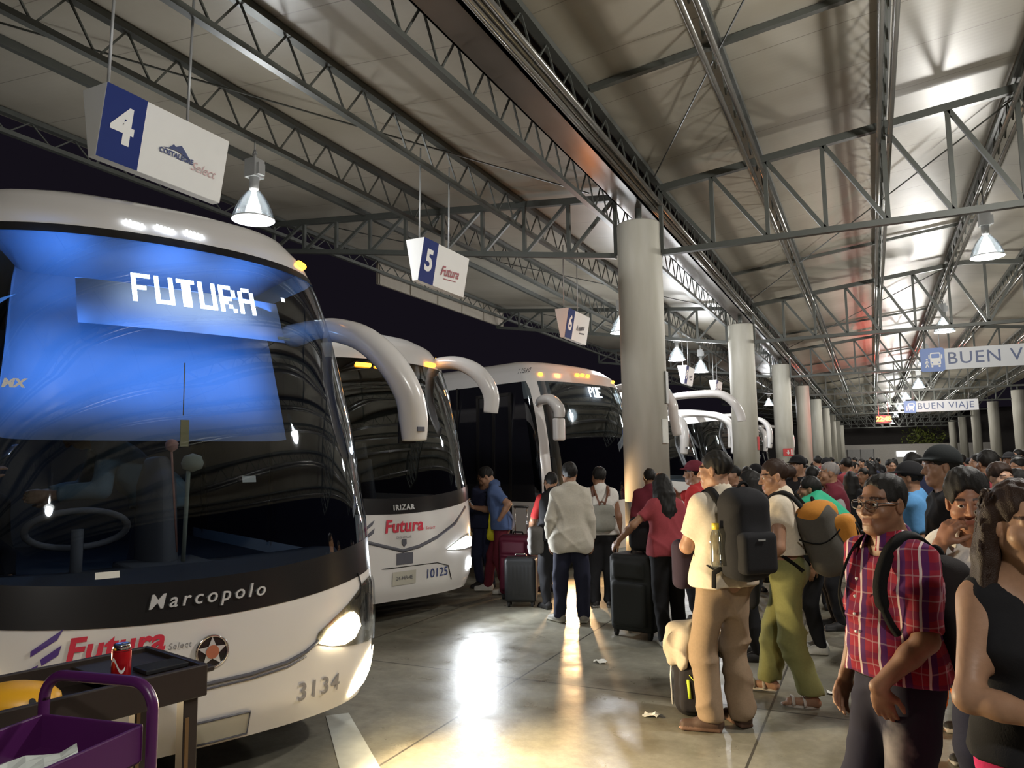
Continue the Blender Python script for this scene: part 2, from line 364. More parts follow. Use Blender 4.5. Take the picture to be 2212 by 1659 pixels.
def lamp(x, y, z, label, w, col=(1, .95, .86), rod_top=None):
    r = LAMP if _first[0] else copy_tree(LAMP); _first[0] = False
    r.location = (x, y, z); r['label'] = label; r['category'] = 'lamp'
    if rod_top and rod_top > z+.86:
        b = MB(); b.tube([(0, 0, .85), (0, 0, rod_top-z)], .01, 6); b.build('suspension_rod', M_cast, r)
    ld = bpy.data.lights.new('lamp_light', 'POINT'); ld.energy = w; ld.color = col; ld.shadow_soft_size = .16
    lo = bpy.data.objects.new('lamp_light', ld); COL.objects.link(lo); lo.parent = r; lo.location = (0, 0, -.10)
    lo2 = bpy.data.objects.new('lamp_uplight', ld.copy()); lo2.data.energy = w*.22; COL.objects.link(lo2); lo2.parent = r; lo2.location = (0, 0, .18); lo2.data.shadow_soft_size = .05
    return r
lamp(-6.4, 6.31, 4.60, 'large bell-shaped lamp hanging beside sign 4 above the front bus', BAY_LAMP_W, (.95, .97, 1), 5.6)
for y, t in ((15.76, 'bell-shaped lamp hanging left of the nearest column'), (21.0, 'bell-shaped lamp seen just right of the nearest column'), (24.3, 'bell-shaped lamp hanging left of the second column'), (41.9, 'small lamp glowing between the second and third column')):
    lamp(-4.89, y, 4.55, t, BAY_LAMP_W, (.95, .97, 1), 5.49)
HALL = [(-2, 'hall ridge lamp behind the camera'), (5.9, 'hall ridge lamp above the right edge of the picture'), (13.87, 'big bright hall lamp at upper right above the farewell sign'), (21.9, 'bright hall lamp just above the farewell sign'), (29.5, 'bright hall lamp just below the blue end of the farewell sign'),
        (34.5, 'pale dish lamp beyond the near farewell sign'), (46.8, 'small bright lamp at mid distance on the ridge'), (56.7, 'smaller bright lamp near the far farewell sign'), (68, 'farther bright lamp on the ridge'), (82, 'added ridge lamp that brightens the end wall')]  # the last entry is an added lamp to brighten the end wall
for y, t in HALL: lamp(1.85, y, 4.9 if y != 34.5 else 4.5, t, RIDGE_LAMP_W, (1, .94, .84), 5.95)

# ------------------------------------------------ bay number signs
M_signw = mat('sign_white', (.80, .80, .77), .45, 0, .03)
M_signb = mat('sign_blue', (.010, .028, .17), .6, 0, .06, spec=.2)
M_maroon = mat('logo_maroon', (.33, .03, .05), .5); M_navy = mat('logo_navy', (.03, .05, .17), .5); M_pink = mat('logo_pink', (.62, .42, .42), .6)
M_ink = mat('logo_black', (.03, .03, .04), .5)
def bay_sign(y0, num, label, logo, L=1.12, X=-4.89, zb=3.935, zt=4.46):
    r = empty('bay_sign', (X, y0, zb), 0, label, 'sign'); h = zt-zb; wt, wb = .135, .04
    dn = math.atan2(wt-wb, h)
    b = MB(); V = [(-wt, 0, h), (wt, 0, h), (wb, 0, 0), (-wb, 0, 0), (-wt, L, h), (wt, L, h), (wb, L, 0), (-wb, L, 0)]
    b.add(V, [(0, 1, 2, 3), (4, 7, 6, 5), (0, 4, 5, 1), (3, 2, 6, 7), (1, 5, 6, 2), (0, 3, 7, 4)]); b.build('sign_body', M_signw, r, .004)
    def on(a, zz, off):  # a along Y from near end, zz height
        x = wb+(wt-wb)*zz/h; return (x+off*math.cos(dn), a, zz-off*math.sin(dn))
    b = MB(); b.grid([[on(a, z, .004) for z in (.0, h)] for a in (.0, .33)], flip=True); b.build('blue_field', M_signb, r)
    lettering('numeral', num, .36, lambda x, y, z: on(.165+x, h*.5+y, .008), M_signw, r, bold=.012)
    logo(r, on, h)
    for k, a in enumerate((.10, .80)):
        b = MB(); b.tube([(0, a, h), (0, a+.03, 5.66-zb)], .011, 8); b.build('hanger_rod', M_cast, r)
def logo_mountain(r, on, h):
    b = MB(); pts = [(.50, .30), (.56, .315), (.60, .36), (.62, .345), (.67, .375), (.72, .33), (.78, .27), (.70, .30), (.64, .315), (.58, .31)]
    b.add([on(a, z*.9-.02, .008) for a, z in pts], [tuple(range(len(pts)))]); b.build('logo_mountain', M_navy, r)
    lettering('logo_lettering', 'COSTALEGRE', .052, lambda x, y, z: on(.64+x, .225+y, .008), M_navy, r, bold=.002)
    lettering('logo_script', 'Select', .10, lambda x, y, z: on(.90+x, .20+y, .008), M_pink, r, shear=.35)
def logo_futura(r, on, h):
    lettering('logo_lettering', 'Futura', .17, lambda x, y, z: on(.68+x, .235+y+.08*x, .008), M_maroon, r, shear=.3, bold=.003)
    b = MB(); b.grid([[on(.55+.3*t, .13+k+.02*t, .008) for k in (0, .01)] for t in np.linspace(0, 1, 6)], flip=True); b.build('logo_underline', M_maroon, r)
def logo_black(r, on, h):
    b = MB(); b.add([on(a, z, .008) for a, z in ((.50, .19), (.545, .30), (.59, .19), (.565, .19), (.545, .25), (.525, .19))], [(0, 1, 4, 5), (1, 2, 3, 4)])
    for k in range(5): b.add([on(.62+.055*k+q, z+.01*k, .008) for q, z in ((0, .20), (.04, .20), (.05, .27), (.01, .27))], [(0, 1, 2, 3)])
    b.add([on(a, z, .008) for a, z in ((.66, .17), (.9, .19), (.93, .165), (.70, .15))], [(0, 1, 2, 3)]); b.build('logo_mark', M_ink, r)
bay_sign(3.28, '4', 'hanging bay sign 4 with blue end and mountain logo', logo_mountain)
bay_sign(7.45, '5', 'hanging bay sign 5 with blue end and red script logo', logo_futura)
bay_sign(12.22, '6', 'hanging bay sign 6 with dark blue end and black logo', logo_black)
bay_sign(16.9, '7', 'hanging bay sign 7 mostly hidden behind the nearest column', logo_futura)
bay_sign(21.6, '8', 'hanging bay sign 8 just right of the nearest column', logo_black)
bay_sign(26.25, '9', 'hanging bay sign 9 above the curved mirror arm near second column', logo_black)

# ------------------------------------------------ BUEN VIAJE signs, clock
M_bvb = mat('travel_sign_blue', (.03, .12, .42), .4, 0, .05); M_bvw = mat('travel_sign_white', (.62, .64, .66), .45, 0, .03); M_bvt = mat('travel_sign_text', (.10, .13, .24), .5)
def travel_sign(x, y, z, label):
    r = empty('travel_sign', (x, y, z), 0, label, 'sign'); H = .50; L = 2.95
    b = MB(); b.box((L/2+.2, 0, H/2), (L-.4, .04, H)); b.build('sign_board', M_bvw, r, .004)
    def rsq(w, h, rad): 
        P = []
        for cx, cy, a0 in ((w/2-rad, h/2-rad, 0), (-w/2+rad, h/2-rad, PI/2), (-w/2+rad, -h/2+rad, PI), (w/2-rad, -h/2+rad, 1.5*PI)):
            for k in range(6): t = a0+PI/2*k/5; P.append((cx+rad*math.cos(t), cy+rad*math.sin(t)))
        return P
    def flat(b, pts, cx, cz, yy, mi=0): b.add([(cx+p[0], yy, cz+p[1]) for p in pts], [tuple(range(len(pts)))], mi)
    b = MB(); P = rsq(.50, H+.06, .06); n = len(P)
    b.add([(.24+p[0], -.03, H/2+p[1]) for p in P]+[(.24+p[0], .03, H/2+p[1]) for p in P], [tuple(range(n)), tuple(range(2*n-1, n-1, -1))]+[(k, k+n, (k+1) % n+n, (k+1) % n) for k in range(n)]); b.build('blue_square', M_bvb, r)
    b = MB(); cx, cz = .30, .27
    flat(b, rsq(.22, .30, .04), cx, cz, -.034); flat(b, rsq(.17, .10, .02), cx, cz+.07, -.037, 1)
    for s in (-1, 1): flat(b, rsq(.03, .03, .01), cx+s*.07, cz-.09, -.037, 1); flat(b, rsq(.04, .06, .01), cx+s*.075, cz-.17, -.034); flat(b, rsq(.025, .1, .01), cx+s*.13, cz+.05, -.034)
    flat(b, rsq(.04, .04, .019), .12, .26, -.034)
    for q in ([(.10, .23), (.14, .23), (.13, .15), (.105, .15)], [(.105, .15), (.13, .15), (.16, .08), (.145, .07)], [(.105, .15), (.125, .15), (.10, .07), (.08, .07)], [(.10, .22), (.11, .22), (.09, .15), (.075, .16)], [(.13, .22), (.14, .22), (.165, .17), (.155, .16)]):
        b.add([(p[0], -.034, p[1]) for p in q], [(0, 1, 2, 3)])
    b.build('bus_pictogram', [M_signw, M_bvb], r)
    lettering('lettering', 'BUEN VIAJE', .40, lambda a, c, d: (1.66+a, -.024, H*.5+c), M_bvt, r, space=1.12, bold=.002)
    b = MB(); b.tube([(.4, 0, H), (.4, 0, 4.75-z)], .01, 6); b.tube([(2.6, 0, H), (2.6, 0, 4.75-z)], .01, 6); b.build('hanger_rods', M_cast, r)
    return r
travel_sign(1.16, 20.0, 3.72, 'BUEN VIAJE hanging sign with blue bus symbol at the right edge')
travel_sign(1.42, 38.76, 3.72, 'smaller BUEN VIAJE hanging sign far down the hall')
ck = empty('led_clock', (.55, 38.76, 3.45), 0, 'small glowing red digital clock hanging far down the hall', 'clock')
b = MB(); b.box((0, .04, 0), (.66, .08, .38)); b.build('case', M_black, ck)
M_led = emis('led_orange', (1, .28, .03), 14)
lettering('digits', '22:48', .30, lambda a, c, d: (a, -.005, c), M_led, ck, bold=.01, space=.95)
b = MB(); b.tube([(-.2, .04, .19), (-.2, .04, 1.3)], .01, 6); b.tube([(.2, .04, .19), (.2, .04, 1.3)], .01, 6); b.build('hanger_rods', M_cast, ck)
ld = bpy.data.lights.new('clock_light', 'POINT'); ld.energy = 130; ld.color = (1, .05, .04); ld.shadow_soft_size = .15
lo = bpy.data.objects.new('clock_light', ld); COL.objects.link(lo); lo.parent = ck; lo.location = (0, -.15, 0)
# ------------------------------------------------ far end
b = MB(); b.box((3, 90, 1.5), (16, .2, 3.0)); tag(b.build('wall_back', mat('end_wall', (.55, .52, .48), .7)), kind='structure')
b = MB(); b.box((3, 97.5, 3.5), (34, .2, 7.0)); tag(b.build('wall_rear', mat('dark_rear_wall', (.10, .09, .085), .8)), kind='structure')
M_win = emis('lit_window', (.95, .98, 1), 3.0)
for i, (x, w) in enumerate(((3.2, 1.8), (5.6, 1.1), (6.9, .8))):
    b = MB(); b.box((x, 89.88, 1.95), (w, .05, .62)); f = b.build('window_%d' % (i+1), M_win); tag(f, kind='structure')
    b = MB(); b.box((x, 89.85, 1.95), (.05, .06, .64)); b.box((x, 89.85, 2.28), (w+.1, .08, .05)); b.box((x, 89.85, 1.62), (w+.1, .08, .05)); b.build('window_frame', M_white, f)
b = MB(); b.box((-1.2, 89.86, 1.25), (2.6, .08, 2.5)); b.box((-1.2, 89.80, 1.25), (.06, .1, 2.5), 1); b.box((-2.5, 89.80, 1.25), (.08, .1, 2.5), 1); b.box((.1, 89.8, 1.25), (.08, .1, 2.5), 1)
tag(b.build('door_1', [mat('end_door', (.42, .41, .40), .6), mat('door_trim', (.12, .12, .12), .6)]), kind='structure')
# foliage over the end wall
r = empty('shrub', (5.0, 91.2, 0), 0, 'yellow-green shrub rising above the far end wall', 'shrub')
b = MB(); b.tube([(0, 0, 0), (0, 0, 3.0)], .08, 8); b.build('stem', mat('bark', (.12, .08, .05), .9), r)
b = MB()
for k in range(420):
    p = Vector(RNG.normal(0, 1, 3)); p = p.normalized()*(.4+.9*RNG.random()); p.x *= 2.0; c = Vector((0, 0, 3.7))+p
    d1 = Vector(RNG.normal(0, 1, 3)).normalized()*.22; d2 = Vector(RNG.normal(0, 1, 3)).normalized()*.07
    b.add([c-d1, c+d2, c+d1, c-d2], [(0, 1, 2, 3)])
b.build('foliage', mat('leaf', (.20, .24, .05), .6), r)
# ================================================================ buses
M_bus = mat('bus_white', (.66, .64, .62), .22, 0, .03, 3, coat=.4)
M_glass = glass_mat('tinted_windscreen', (.42, .47, .50), .055)
M_sglass = mat('dark_side_glass', (.010, .010, .014), .06, 0, .1, 3)
M_seal = mat('black_bus_trim', (.014, .013, .013), .25, 0, .1, 6)
M_cabin = mat('cabin_dark', (.045, .045, .05), .7)
M_cabin2 = mat('cabin_grey', (.10, .10, .11), .7)
M_catch = mat('blue_catch_grey', (.17, .20, .25), .9, 0, .1, 5)
M_amber = emis('amber_marker', (1, .36, .02), 7)
M_hot = emis('headlight_warm', (1, .82, .52), 30)
M_cool = emis('headlight_cool', (.9, .95, 1), 30)
M_ledw = emis('led_white', (.86, .93, 1), 14)
M_dkbulb = mat('lamp_housing', (.30, .28, .24), .12, .8)
M_redtxt = mat('livery_red', (.58, .03, .06), .4); M_purp = mat('livery_purple', (.07, .03, .20), .4); M_greytxt = mat('livery_grey', (.22, .21, .22), .4)
M_stripe = mat('livery_dark_stripe', (.10, .10, .12), .35)
M_silver = mat('silver_lettering', (.62, .62, .62), .3, .3, .05)
M_plate = mat('number_plate', (.45, .43, .36), .5)
M_lens_clear = glass_mat('headlight_cover', (.92, .93, .93), .06)
W_, N_, B_ = 1.27, 2.6, .62
def table(T): zs, vs = zip(*T); return lambda z: float(np.interp(z, zs, vs))
class Shape:
    def __init__(s, H=3.4, rake=1.0, B=B_, zw0=.93, zw1=.15, zt0=3.04, zt1=-.10, wtop=1.0, P=None, Wd=None):
        s.H = H; k = H/3.4; s.B = B
        s.prof = table([(.28, -.08), (.42, -.02), (.75, 0), (.95, -.012), (1.4, -.06*rake), (2.0*k, -.17*rake), (2.6*k, -.32*rake), (3.0*k, -.47*rake), (3.15*k, -.58*rake), (3.28*k, -.80*rake), (3.36*k, -1.1*rake), (3.4*k, -1.7*rake)])
        s.wid = table([(.28, .965), (.5, 1), (1.3, 1), (2.2*k, .99), (2.9*k, .95*wtop), (3.15*k, .89*wtop), (3.28*k, .80*wtop), (3.36*k, .66*wtop), (3.4*k, .40*wtop)])
        if P: s.prof = table(P); s.wid = table(Wd)
        s.zw = lambda yy: zw0+zw1*yy*yy
        s.zt = lambda yy: zt0+zt1*yy*yy
    def at(s, yy, z, off=0):
        yy = max(-1, min(1, yy)); c = (1-abs(yy)**N_)**(1/N_)
        p = Vector((s.prof(z)-s.B*(1-c), W_*s.wid(z)*yy, z))
        if off:
            e = .004; y2 = min(.999, yy+e); y1 = max(-.999, yy-e)
            f = lambda q: Vector((s.prof(z)-s.B*(1-(1-abs(q)**N_)**(1/N_)), W_*s.wid(z)*q, z))
            t = f(y2)-f(y1); u = Vector((s.prof(z+.02)-s.prof(z-.02), 0, .04)); n = t.cross(u).normalized(); p = p+n*off
        return p
    def d(s, y, z, off=.006): return s.at(y/(W_*s.wid(z)), z, off)
def yyp(t): c = math.sin(t); return math.copysign(abs(c)**(2/N_), c)
TH = [yyp(-PI/2+PI*k/48) for k in range(49)]
SIDE_X = [-9.6, -8, -6, -4.5, -3, -2, -1.4]
def shell(sh, zlo, zhi, nz, close=None, b=None, mi=0, off=0, ends=True, yr=None):
    """white skin between two height curves, round the front and down both sides"""
    b = b or MB(); rows = []
    ths = TH if yr is None else [y for y in np.linspace(yr[0], yr[1], 33)]
    for v in range(nz+1):
        row = []
        def pt(yy):
            a, c = zlo(yy), zhi(yy); return sh.at(yy, a+(c-a)*v/nz, off)
        if ends:
            a = pt(-1); row += [Vector((-9.6+(a.x+9.6)*k/7, a.y, a.z)) for k in range(7)]
        row += [pt(y) for y in ths]
        if ends:
            a = pt(1); row += [Vector((-9.6+(a.x+9.6)*k/7, a.y, a.z)) for k in range(6, -1, -1)]
        rows.append([p[:] for p in row])
    b.grid(rows, mi); return b
def patch(sh, name, m, par, yl, yr, zl, zh, nz=10, ny=14, off=.007):
    """patch on the front skin; the left/right limits may depend on the height fraction"""
    rows = []
    for v in range(nz+1):
        f = v/nz; z = zl+(zh-zl)*f; a = yl(f) if callable(yl) else yl; c = yr(f) if callable(yr) else yr
        rows.append([sh.d(a+(c-a)*u/ny, z, off)[:] for u in range(ny+1)])
    b = MB(); b.grid(rows); return b.build(name, m, par)
def poly_patch(sh, name, m, par, pts, off=.007, fine=4):
    """outline given as (lateral y, z) polygon, pulled on to the skin"""
    bm = bmesh.new(); vs = [bm.verts.new((p[0], p[1], 0)) for p in pts]; bm.faces.new(vs)
    bmesh.ops.triangulate(bm, faces=bm.faces[:])
    for _ in range(fine):
        long = [e for e in bm.edges if e.calc_length() > .07]
        if not long: break
        bmesh.ops.subdivide_edges(bm, edges=long, cuts=1); bmesh.ops.triangulate(bm, faces=bm.faces[:])
    bm.verts.index_update(); b = MB()
    b.add([sh.d(v.co.x, v.co.y, off) for v in bm.verts], [tuple(v.index for v in (f.verts if f.normal.z >= 0 else reversed(f.verts))) for f in bm.faces], 0, True); bm.free()
    return b.build(name, m, par)
def strip(sh, name, m, par, pts, w, off=.008):
    """thin line following (y,z) points on the skin"""
    P = [sh.d(a, c, off) for a, c in pts]; b = MB(); b.tube([p[:] for p in P], w, 6); return b.build(name, m, par)
def decal(sh, name, s, size, y, z, m, par, rot=0, off=.008, **kw):
    c, q = math.cos(rot), math.sin(rot)
    return lettering(name, s, size, lambda a, e, d: sh.d(y+a*c-e*q, z+a*q+e*c, off+d), m, par, **kw)
def wheels(par, x, r=.5):
    for s in (-1, 1):
        b = MB(); b.lathe([(.30, -.14), (r-.04, -.14), (r, -.10), (r, .10), (r-.04, .14), (.30, .14)], 32, 0)
        b.lathe([(.05, .15), (.10, .13), (.24, .06), (.30, .12)], 24, 1)
        b.v = [(x+p[0], s*(1.07)+s*p[2], r+p[1]) for p in b.v]; b.build('wheel', [M_rubber, M_cast], par)
def bus(label, loc, rz, sh, group=None, glass=M_glass, seats=True):
    r = empty('bus', (loc[0], loc[1], 0), rz, label, 'bus', group)
    one = lambda k: (lambda yy: k)
    b = shell(sh, one(.28), sh.zw, 14)
    b.build('lower_body', M_bus, r)
    k = sh.H/3.4
    b = shell(sh, sh.zt, one(sh.H), 12)
    top = sh.at(1, sh.H).y
    xc = sh.prof(sh.H)-sh.B-.05
    b.grid([[(-9.6, -top, sh.H), (-9.6, top, sh.H)], [(xc, -top, sh.H), (xc, top, sh.H)]])
    b.grid([[sh.at(y, sh.H)[:] for y in TH], [(xc, W_*sh.wid(sh.H)*y, sh.H) for y in TH]])
    b.build('roof', M_bus, r)
    b = shell(sh, sh.zw, sh.zt, 14, ends=False); b.build('windscreen', glass, r)
    for s in (-1, 1):
        b = MB(); a, c = sh.zw(1), sh.zt(1)
        rows = []
        for v in range(9):
            z = a+(c-a)*v/8; p = sh.at(s, z); rows.append([(-9.6+(p.x+9.6)*k/7, p.y, z) for k in range(8)])
        b.grid(rows, flip=s < 0); b.build('side_windows', M_sglass, r)
        b = MB()
        for x in (-2.2, -4.0, -5.8, -7.6): p = sh.at(s, 2.0); b.box((x, p.y*1.001, (a+c)/2), (.03, .01, c-a))
        b.build('window_joints', M_seal, r)
    b = MB(); b.grid([[(-9.6, -sh.at(1, z).y, z), (-9.6, sh.at(1, z).y, z)] for z in np.linspace(.28, sh.H, 40)], smooth=False); b.build('rear_panel', M_bus, r)
    b = MB(); b.box((-5.2, 0, .40), (8.6, 2.2, .20)); b.build('underbody', M_cabin, r)
    wheels(r, -2.6); wheels(r, -7.4)
    # cabin
    b = MB(); b.box((-5.75, 0, .98), (7.6, 2.36, .06)); b.box((-1.25, 0, .62), (1.5, 2.1, .04)); b.box((-4.2, 0, 2.0), (.05, 2.34, 2.0)); b.build('cabin_floor', M_cabin, r)
    b = MB(); V = []
    for y in np.linspace(-1.05, 1.05, 15):
        q = sh.d(y, sh.zw(y/W_)+.10, -.05).x
        V.append([(q-.02, y, .95), (q-.04, y, 1.06), (q-.30, y, 1.18), (q-.62, y, 1.16), (q-.66, y, .95)])
    b.grid(V); b.build('dashboard', M_cabin, r)
    if seats:
        for y in (-.62, .62):
            b = MB(); b.box((-1.55, y, 1.12), (.5, .5, .16)); b.tube([(-1.75, y, 1.15), (-1.86, y, 1.75)], [(.24, .09), (.21, .08)], 14); b.tube([(-1.87, y, 1.78), (-1.89, y, 1.98)], [(.14, .06), (.12, .05)], 12)
            b.build('seat', M_cabin2, r, .02)
    return r
def curved_arm(par, pts, rads, name='mirror', m=None, seg=18):
    # Catmull-Rom through the points, elliptical section
    P = [Vector(p) for p in pts]; Q = []; RR = []
    for i in range(len(P)-1):
        p0, p1, p2, p3 = P[max(0, i-1)], P[i], P[i+1], P[min(len(P)-1, i+2)]
        for k in range(6):
            t = k/6; Q.append(.5*((2*p1)+(p2-p0)*t+(2*p0-5*p1+4*p2-p3)*t*t+(3*p1-p0-3*p2+p3)*t**3))
            a, c = rads[i], rads[i+1]; RR.append((a[0]+(c[0]-a[0])*t, a[1]+(c[1]-a[1])*t))
    Q.append(P[-1]); RR.append(rads[-1])
    b = MB(); b.tube([q[:] for q in Q], RR, seg); return b.build(name, m or M_bus, par, 0)
def dots_text(sh, s, y0, z0, dot, par, m, off=-.06, bold=2, wcol=None, name='led_lettering', slant=0):
    G = {'F': ['1111', '1...', '1...', '111.', '1...', '1...', '1...'], 'U': ['1..1']*6+['1111'], 'T': ['1111', '.11.', '.11.', '.11.', '.11.', '.11.', '.11.'],
         'R': ['111.', '1..1', '1..1', '111.', '11..', '1.1.', '1..1'], 'A': ['.11.', '1..1', '1..1', '1111', '1..1', '1..1', '1..1'], 'P': ['111.', '1..1', '1..1', '111.', '1...', '1...', '1...'], 'E': ['1111', '1...', '1...', '111.', '1...', '1...', '1111']}
    b = MB(); x = y0; q = dot*.40
    for ch in s:
        g = G[ch]
        for i, row in enumerate(g):
            for j, c in enumerate(row):
                if c == '1':
                    for a in range(bold):
                        for e in range(bold):
                            p = sh.d(x+(j*bold+a)*dot, z0-(i*bold+e)*dot, off); b.box(p, (.006, 2*q, 2*q))
        x += (4*bold+1.5)*dot
    b.build(name, m, par)
def marker(sh, par, y, z, w=.07, h=.025, m=None, name='marker_light'):
    b = MB(); P = [sh.d(y-w/2+w*u/6, z, .012) for u in range(7)]; b.tube([p[:] for p in P], h/2, 8); return b.build(name, m or M_amber, par)
def headlamp(par, loc, aim, w, col, size=130, name='headlight_beam', rad=.06):
    ld = bpy.data.lights.new(name, 'SPOT'); ld.energy = w; ld.color = col; ld.spot_size = math.radians(size); ld.spot_blend = .6; ld.shadow_soft_size = rad
    o = bpy.data.objects.new(name, ld); COL.objects.link(o); o.parent = par; o.location = loc
    o.rotation_euler = Vector(aim).to_track_quat('-Z', 'Y').to_euler(); return o
def livery(sh, r, y, z, sc, sub=True, m=M_redtxt, select_m=M_greytxt):
    decal(sh, 'livery_lettering', 'Futura', .21*sc, y, z, m, r, rot=.0, shear=.18, bold=.006*sc, space=1.08)
    if sub: decal(sh, 'livery_sublettering', 'Select', .075*sc, y+.50*sc, z-.035*sc, select_m, r, shear=.2, space=1.1)
    x = y-.52*sc
    b = MB()
    for (a, c, e) in ((0, .075, .17), (-.02, .00, .17), (-.03, -.07, .09)):
        q = [(-.10*sc+a*sc, c*sc-.09*sc), (-.10*sc+a*sc, c*sc-.055*sc), (-.10*sc+(a+e)*sc, c*sc+.06*sc), (-.10*sc+(a+e)*sc, c*sc+.01*sc)]
        b.add([sh.d(x+p[0], z+p[1]+.02, .008) for p in q], [(0, 3, 2, 1)])
    b.build('livery_wings', M_purp, r)

# ---- bus in bay 4
A1 = math.radians(24.5); S1 = Shape(3.58, zw0=.95, zw1=.13, zt0=3.12, zt1=-.06,
    P=[(.28, -.08), (.42, -.02), (.75, 0), (.95, -.012), (1.4, -.09), (2.0, -.25), (2.6, -.47), (3.0, -.68), (3.2, -.81), (3.38, -.98), (3.5, -1.3), (3.56, -1.8), (3.58, -2.0)],
    Wd=[(.28, .965), (.5, 1), (1.3, 1), (2.0, .975), (2.9, .92), (3.2, .87), (3.38, .79), (3.5, .65), (3.56, .45), (3.58, .40)])
B1 = bus('near white coach with bright FUTURA display, cut by the left picture edge', (-3.16, 2.78), -A1, S1, seats=False, glass=glass_mat('near_windscreen', (.50, .55, .60), .03))
b = shell(S1, lambda y: S1.zw(y)-.005, lambda y: S1.zw(y)+.19, 3, off=.005, ends=False, yr=(-.985, .985)); b.build('windscreen_border', M_seal, B1)
b = shell(S1, lambda y: S1.zt(y)-.05, lambda y: S1.zt(y)+.01, 2, off=.004, ends=False, yr=(-.985, .985)); b.build('windscreen_top_seal', M_seal, B1)
decal(S1, 'maker_lettering', 'Marcopolo', .10, .075, 1.048, M_silver, B1, rot=.0, off=.012, shear=.25, space=1.38, bold=.0008, extrude=.006)
def livery(sh, r, y, z, size, y_sel=None, ssize=.05, m=M_redtxt, select_m=M_greytxt, wings=None, wm=None):
    decal(sh, 'livery_lettering', 'Futura', size, y, z, m, r, shear=.18, bold=.03*size, space=1.05)
    if y_sel is not None: decal(sh, 'livery_sublettering', 'Select', ssize, y_sel, z-.04, select_m, r, shear=.2, space=1.1)
    x, zz, sc = wings
    b = MB()
    for q in ([(-.5, -.05), (-.5, -.25), (.3, .25), (.5, .62)], [(-.2, -.38), (-.15, -.6), (.35, -.3), (.45, .05)], [(-.5, -.66), (-.5, -.86), (-.3, -.74), (-.25, -.55)]):
        b.add([sh.d(x+p[0]*sc, zz+p[1]*sc, .008) for p in q], [(0, 1, 2, 3)])
    b.build('livery_wings', wm or M_purp, r)
livery(S1, B1, -.355, .868, .155, -.07, .042, wings=(-.635, .90, .125))
def badge(sh, r, y, z, R):
    P = lambda a, q: sh.d(y+q*math.cos(a), z+q*math.sin(a), .012)
    b = MB(); b.tube([P(2*PI*k/32, R)[:] for k in range(32)], .008, 6, closed=True); b.build('badge_ring', M_chrome, r)
    b = MB(); b.add([sh.d(y, z, .010)]+[P(2*PI*k/32, R) for k in range(32)], [(0, 1+k, 1+(k+1) % 32) for k in range(32)]); b.build('badge_field', M_seal, r)
    b = MB(); V = [sh.d(y, z, .016)]
    for k in range(10): V.append(sh.d(y+(R*.95 if k % 2 == 0 else R*.42)*math.cos(PI/2+k*PI/5), z+(R*.95 if k % 2 == 0 else R*.42)*math.sin(PI/2+k*PI/5), .016))
    b.add(V, [(0, 1+k, 1+(k+1) % 10) for k in range(10)]); b.build('badge_star', M_silver, r)
    b = MB(); b.add([sh.d(y, z, .020)]+[sh.d(y+R*.42*math.cos(2*PI*k/20), z+R*.42*math.sin(2*PI*k/20), .020) for k in range(20)], [(0, 1+k, 1+(k+1) % 20) for k in range(20)]); b.build('badge_centre', mat('badge_orange', (.40, .13, .07), .4), r)
badge(S1, B1, .088, .773, .078)
strip(S1, 'bonnet_seam', M_stripe, B1, [(-1.1, .66), (-.5, .62), (0, .612), (.3, .62), (.505, .642), (.62, .675), (.70, .72)], .010)
strip(S1, 'bonnet_step', M_stripe, B1, [(-1.1, .635), (-.5, .595), (0, .587), (.3, .595), (.505, .615), (.62, .65)], .005)
strip(S1, 'corner_panel_seam', M_seal, B1, [(1.02, 1.05), (1.04, .98), (1.03, .92), (.98, .90)], .005)
decal(S1, 'fleet_number', '3134', .135, .72, .452, M_greytxt, B1, rot=-.02, space=1.12, bold=.001)
HLO = [(.675, .705), (.70, .765), (.80, .82), (.92, .885), (1.08, .99), (1.16, 1.01), (1.21, .93), (1.245, .75), (1.25, .62), (1.12, .62), (.95, .64), (.80, .665)]
poly_patch(S1, 'headlight_housing', M_dkbulb, B1, HLO, .006)
poly_patch(S1, 'headlight', M_hot, B1, [(.71, .70), (.77, .765), (.86, .81), (.955, .835), (1.0, .80), (1.02, .74), (.97, .68), (.88, .66), (.78, .675)], .016)
poly_patch(S1, 'headlight_reflector', M_chrome, B1, [(1.03, .72), (1.02, .83), (1.10, .92), (1.16, .88), (1.18, .74), (1.12, .68)], .012)
poly_patch(S1, 'headlight_cover', M_lens_clear, B1, HLO, .022)
poly_patch(S1, 'fog_light', M_hot, B1, [(.98, .315), (1.0, .40), (1.05, .47), (1.14, .535), (1.215, .56), (1.21, .48), (1.12, .36)], .012)
poly_patch(S1, 'headlight', M_hot, B1, [(-.88, .675), (-.98, .66), (-1.07, .68), (-1.12, .74), (-1.1, .80), (-1.05, .835), (-.96, .81), (-.87, .765), (-.81, .70)], .016)
poly_patch(S1, 'number_plate', M_plate, B1, [(.00, .31), (.30, .31), (.30, .43), (.00, .43)], .014)
strip(S1, 'number_plate_frame', M_stripe, B1, [(.00, .31), (.30, .31), (.30, .43), (.00, .43), (.00, .31)], .006, .016)
for y in (-.225, -.05, .125):
    for k in range(5): marker(S1, B1, y+.022*k, 3.20-.004*k, .008, .022, M_ledw, 'roof_marker_light')
marker(S1, B1, .98, 3.17, .07, .045)
dots_text(S1, 'FUTURA', -.215, 2.875, .01325, B1, M_ledw, -.05)
b = MB(); b.grid([[S1.d(y, z, -.17)[:] for z in (2.6, 2.7, 2.9)] for y in np.linspace(-.5, .8, 16)], flip=True); b.build('display_board', M_catch, B1)
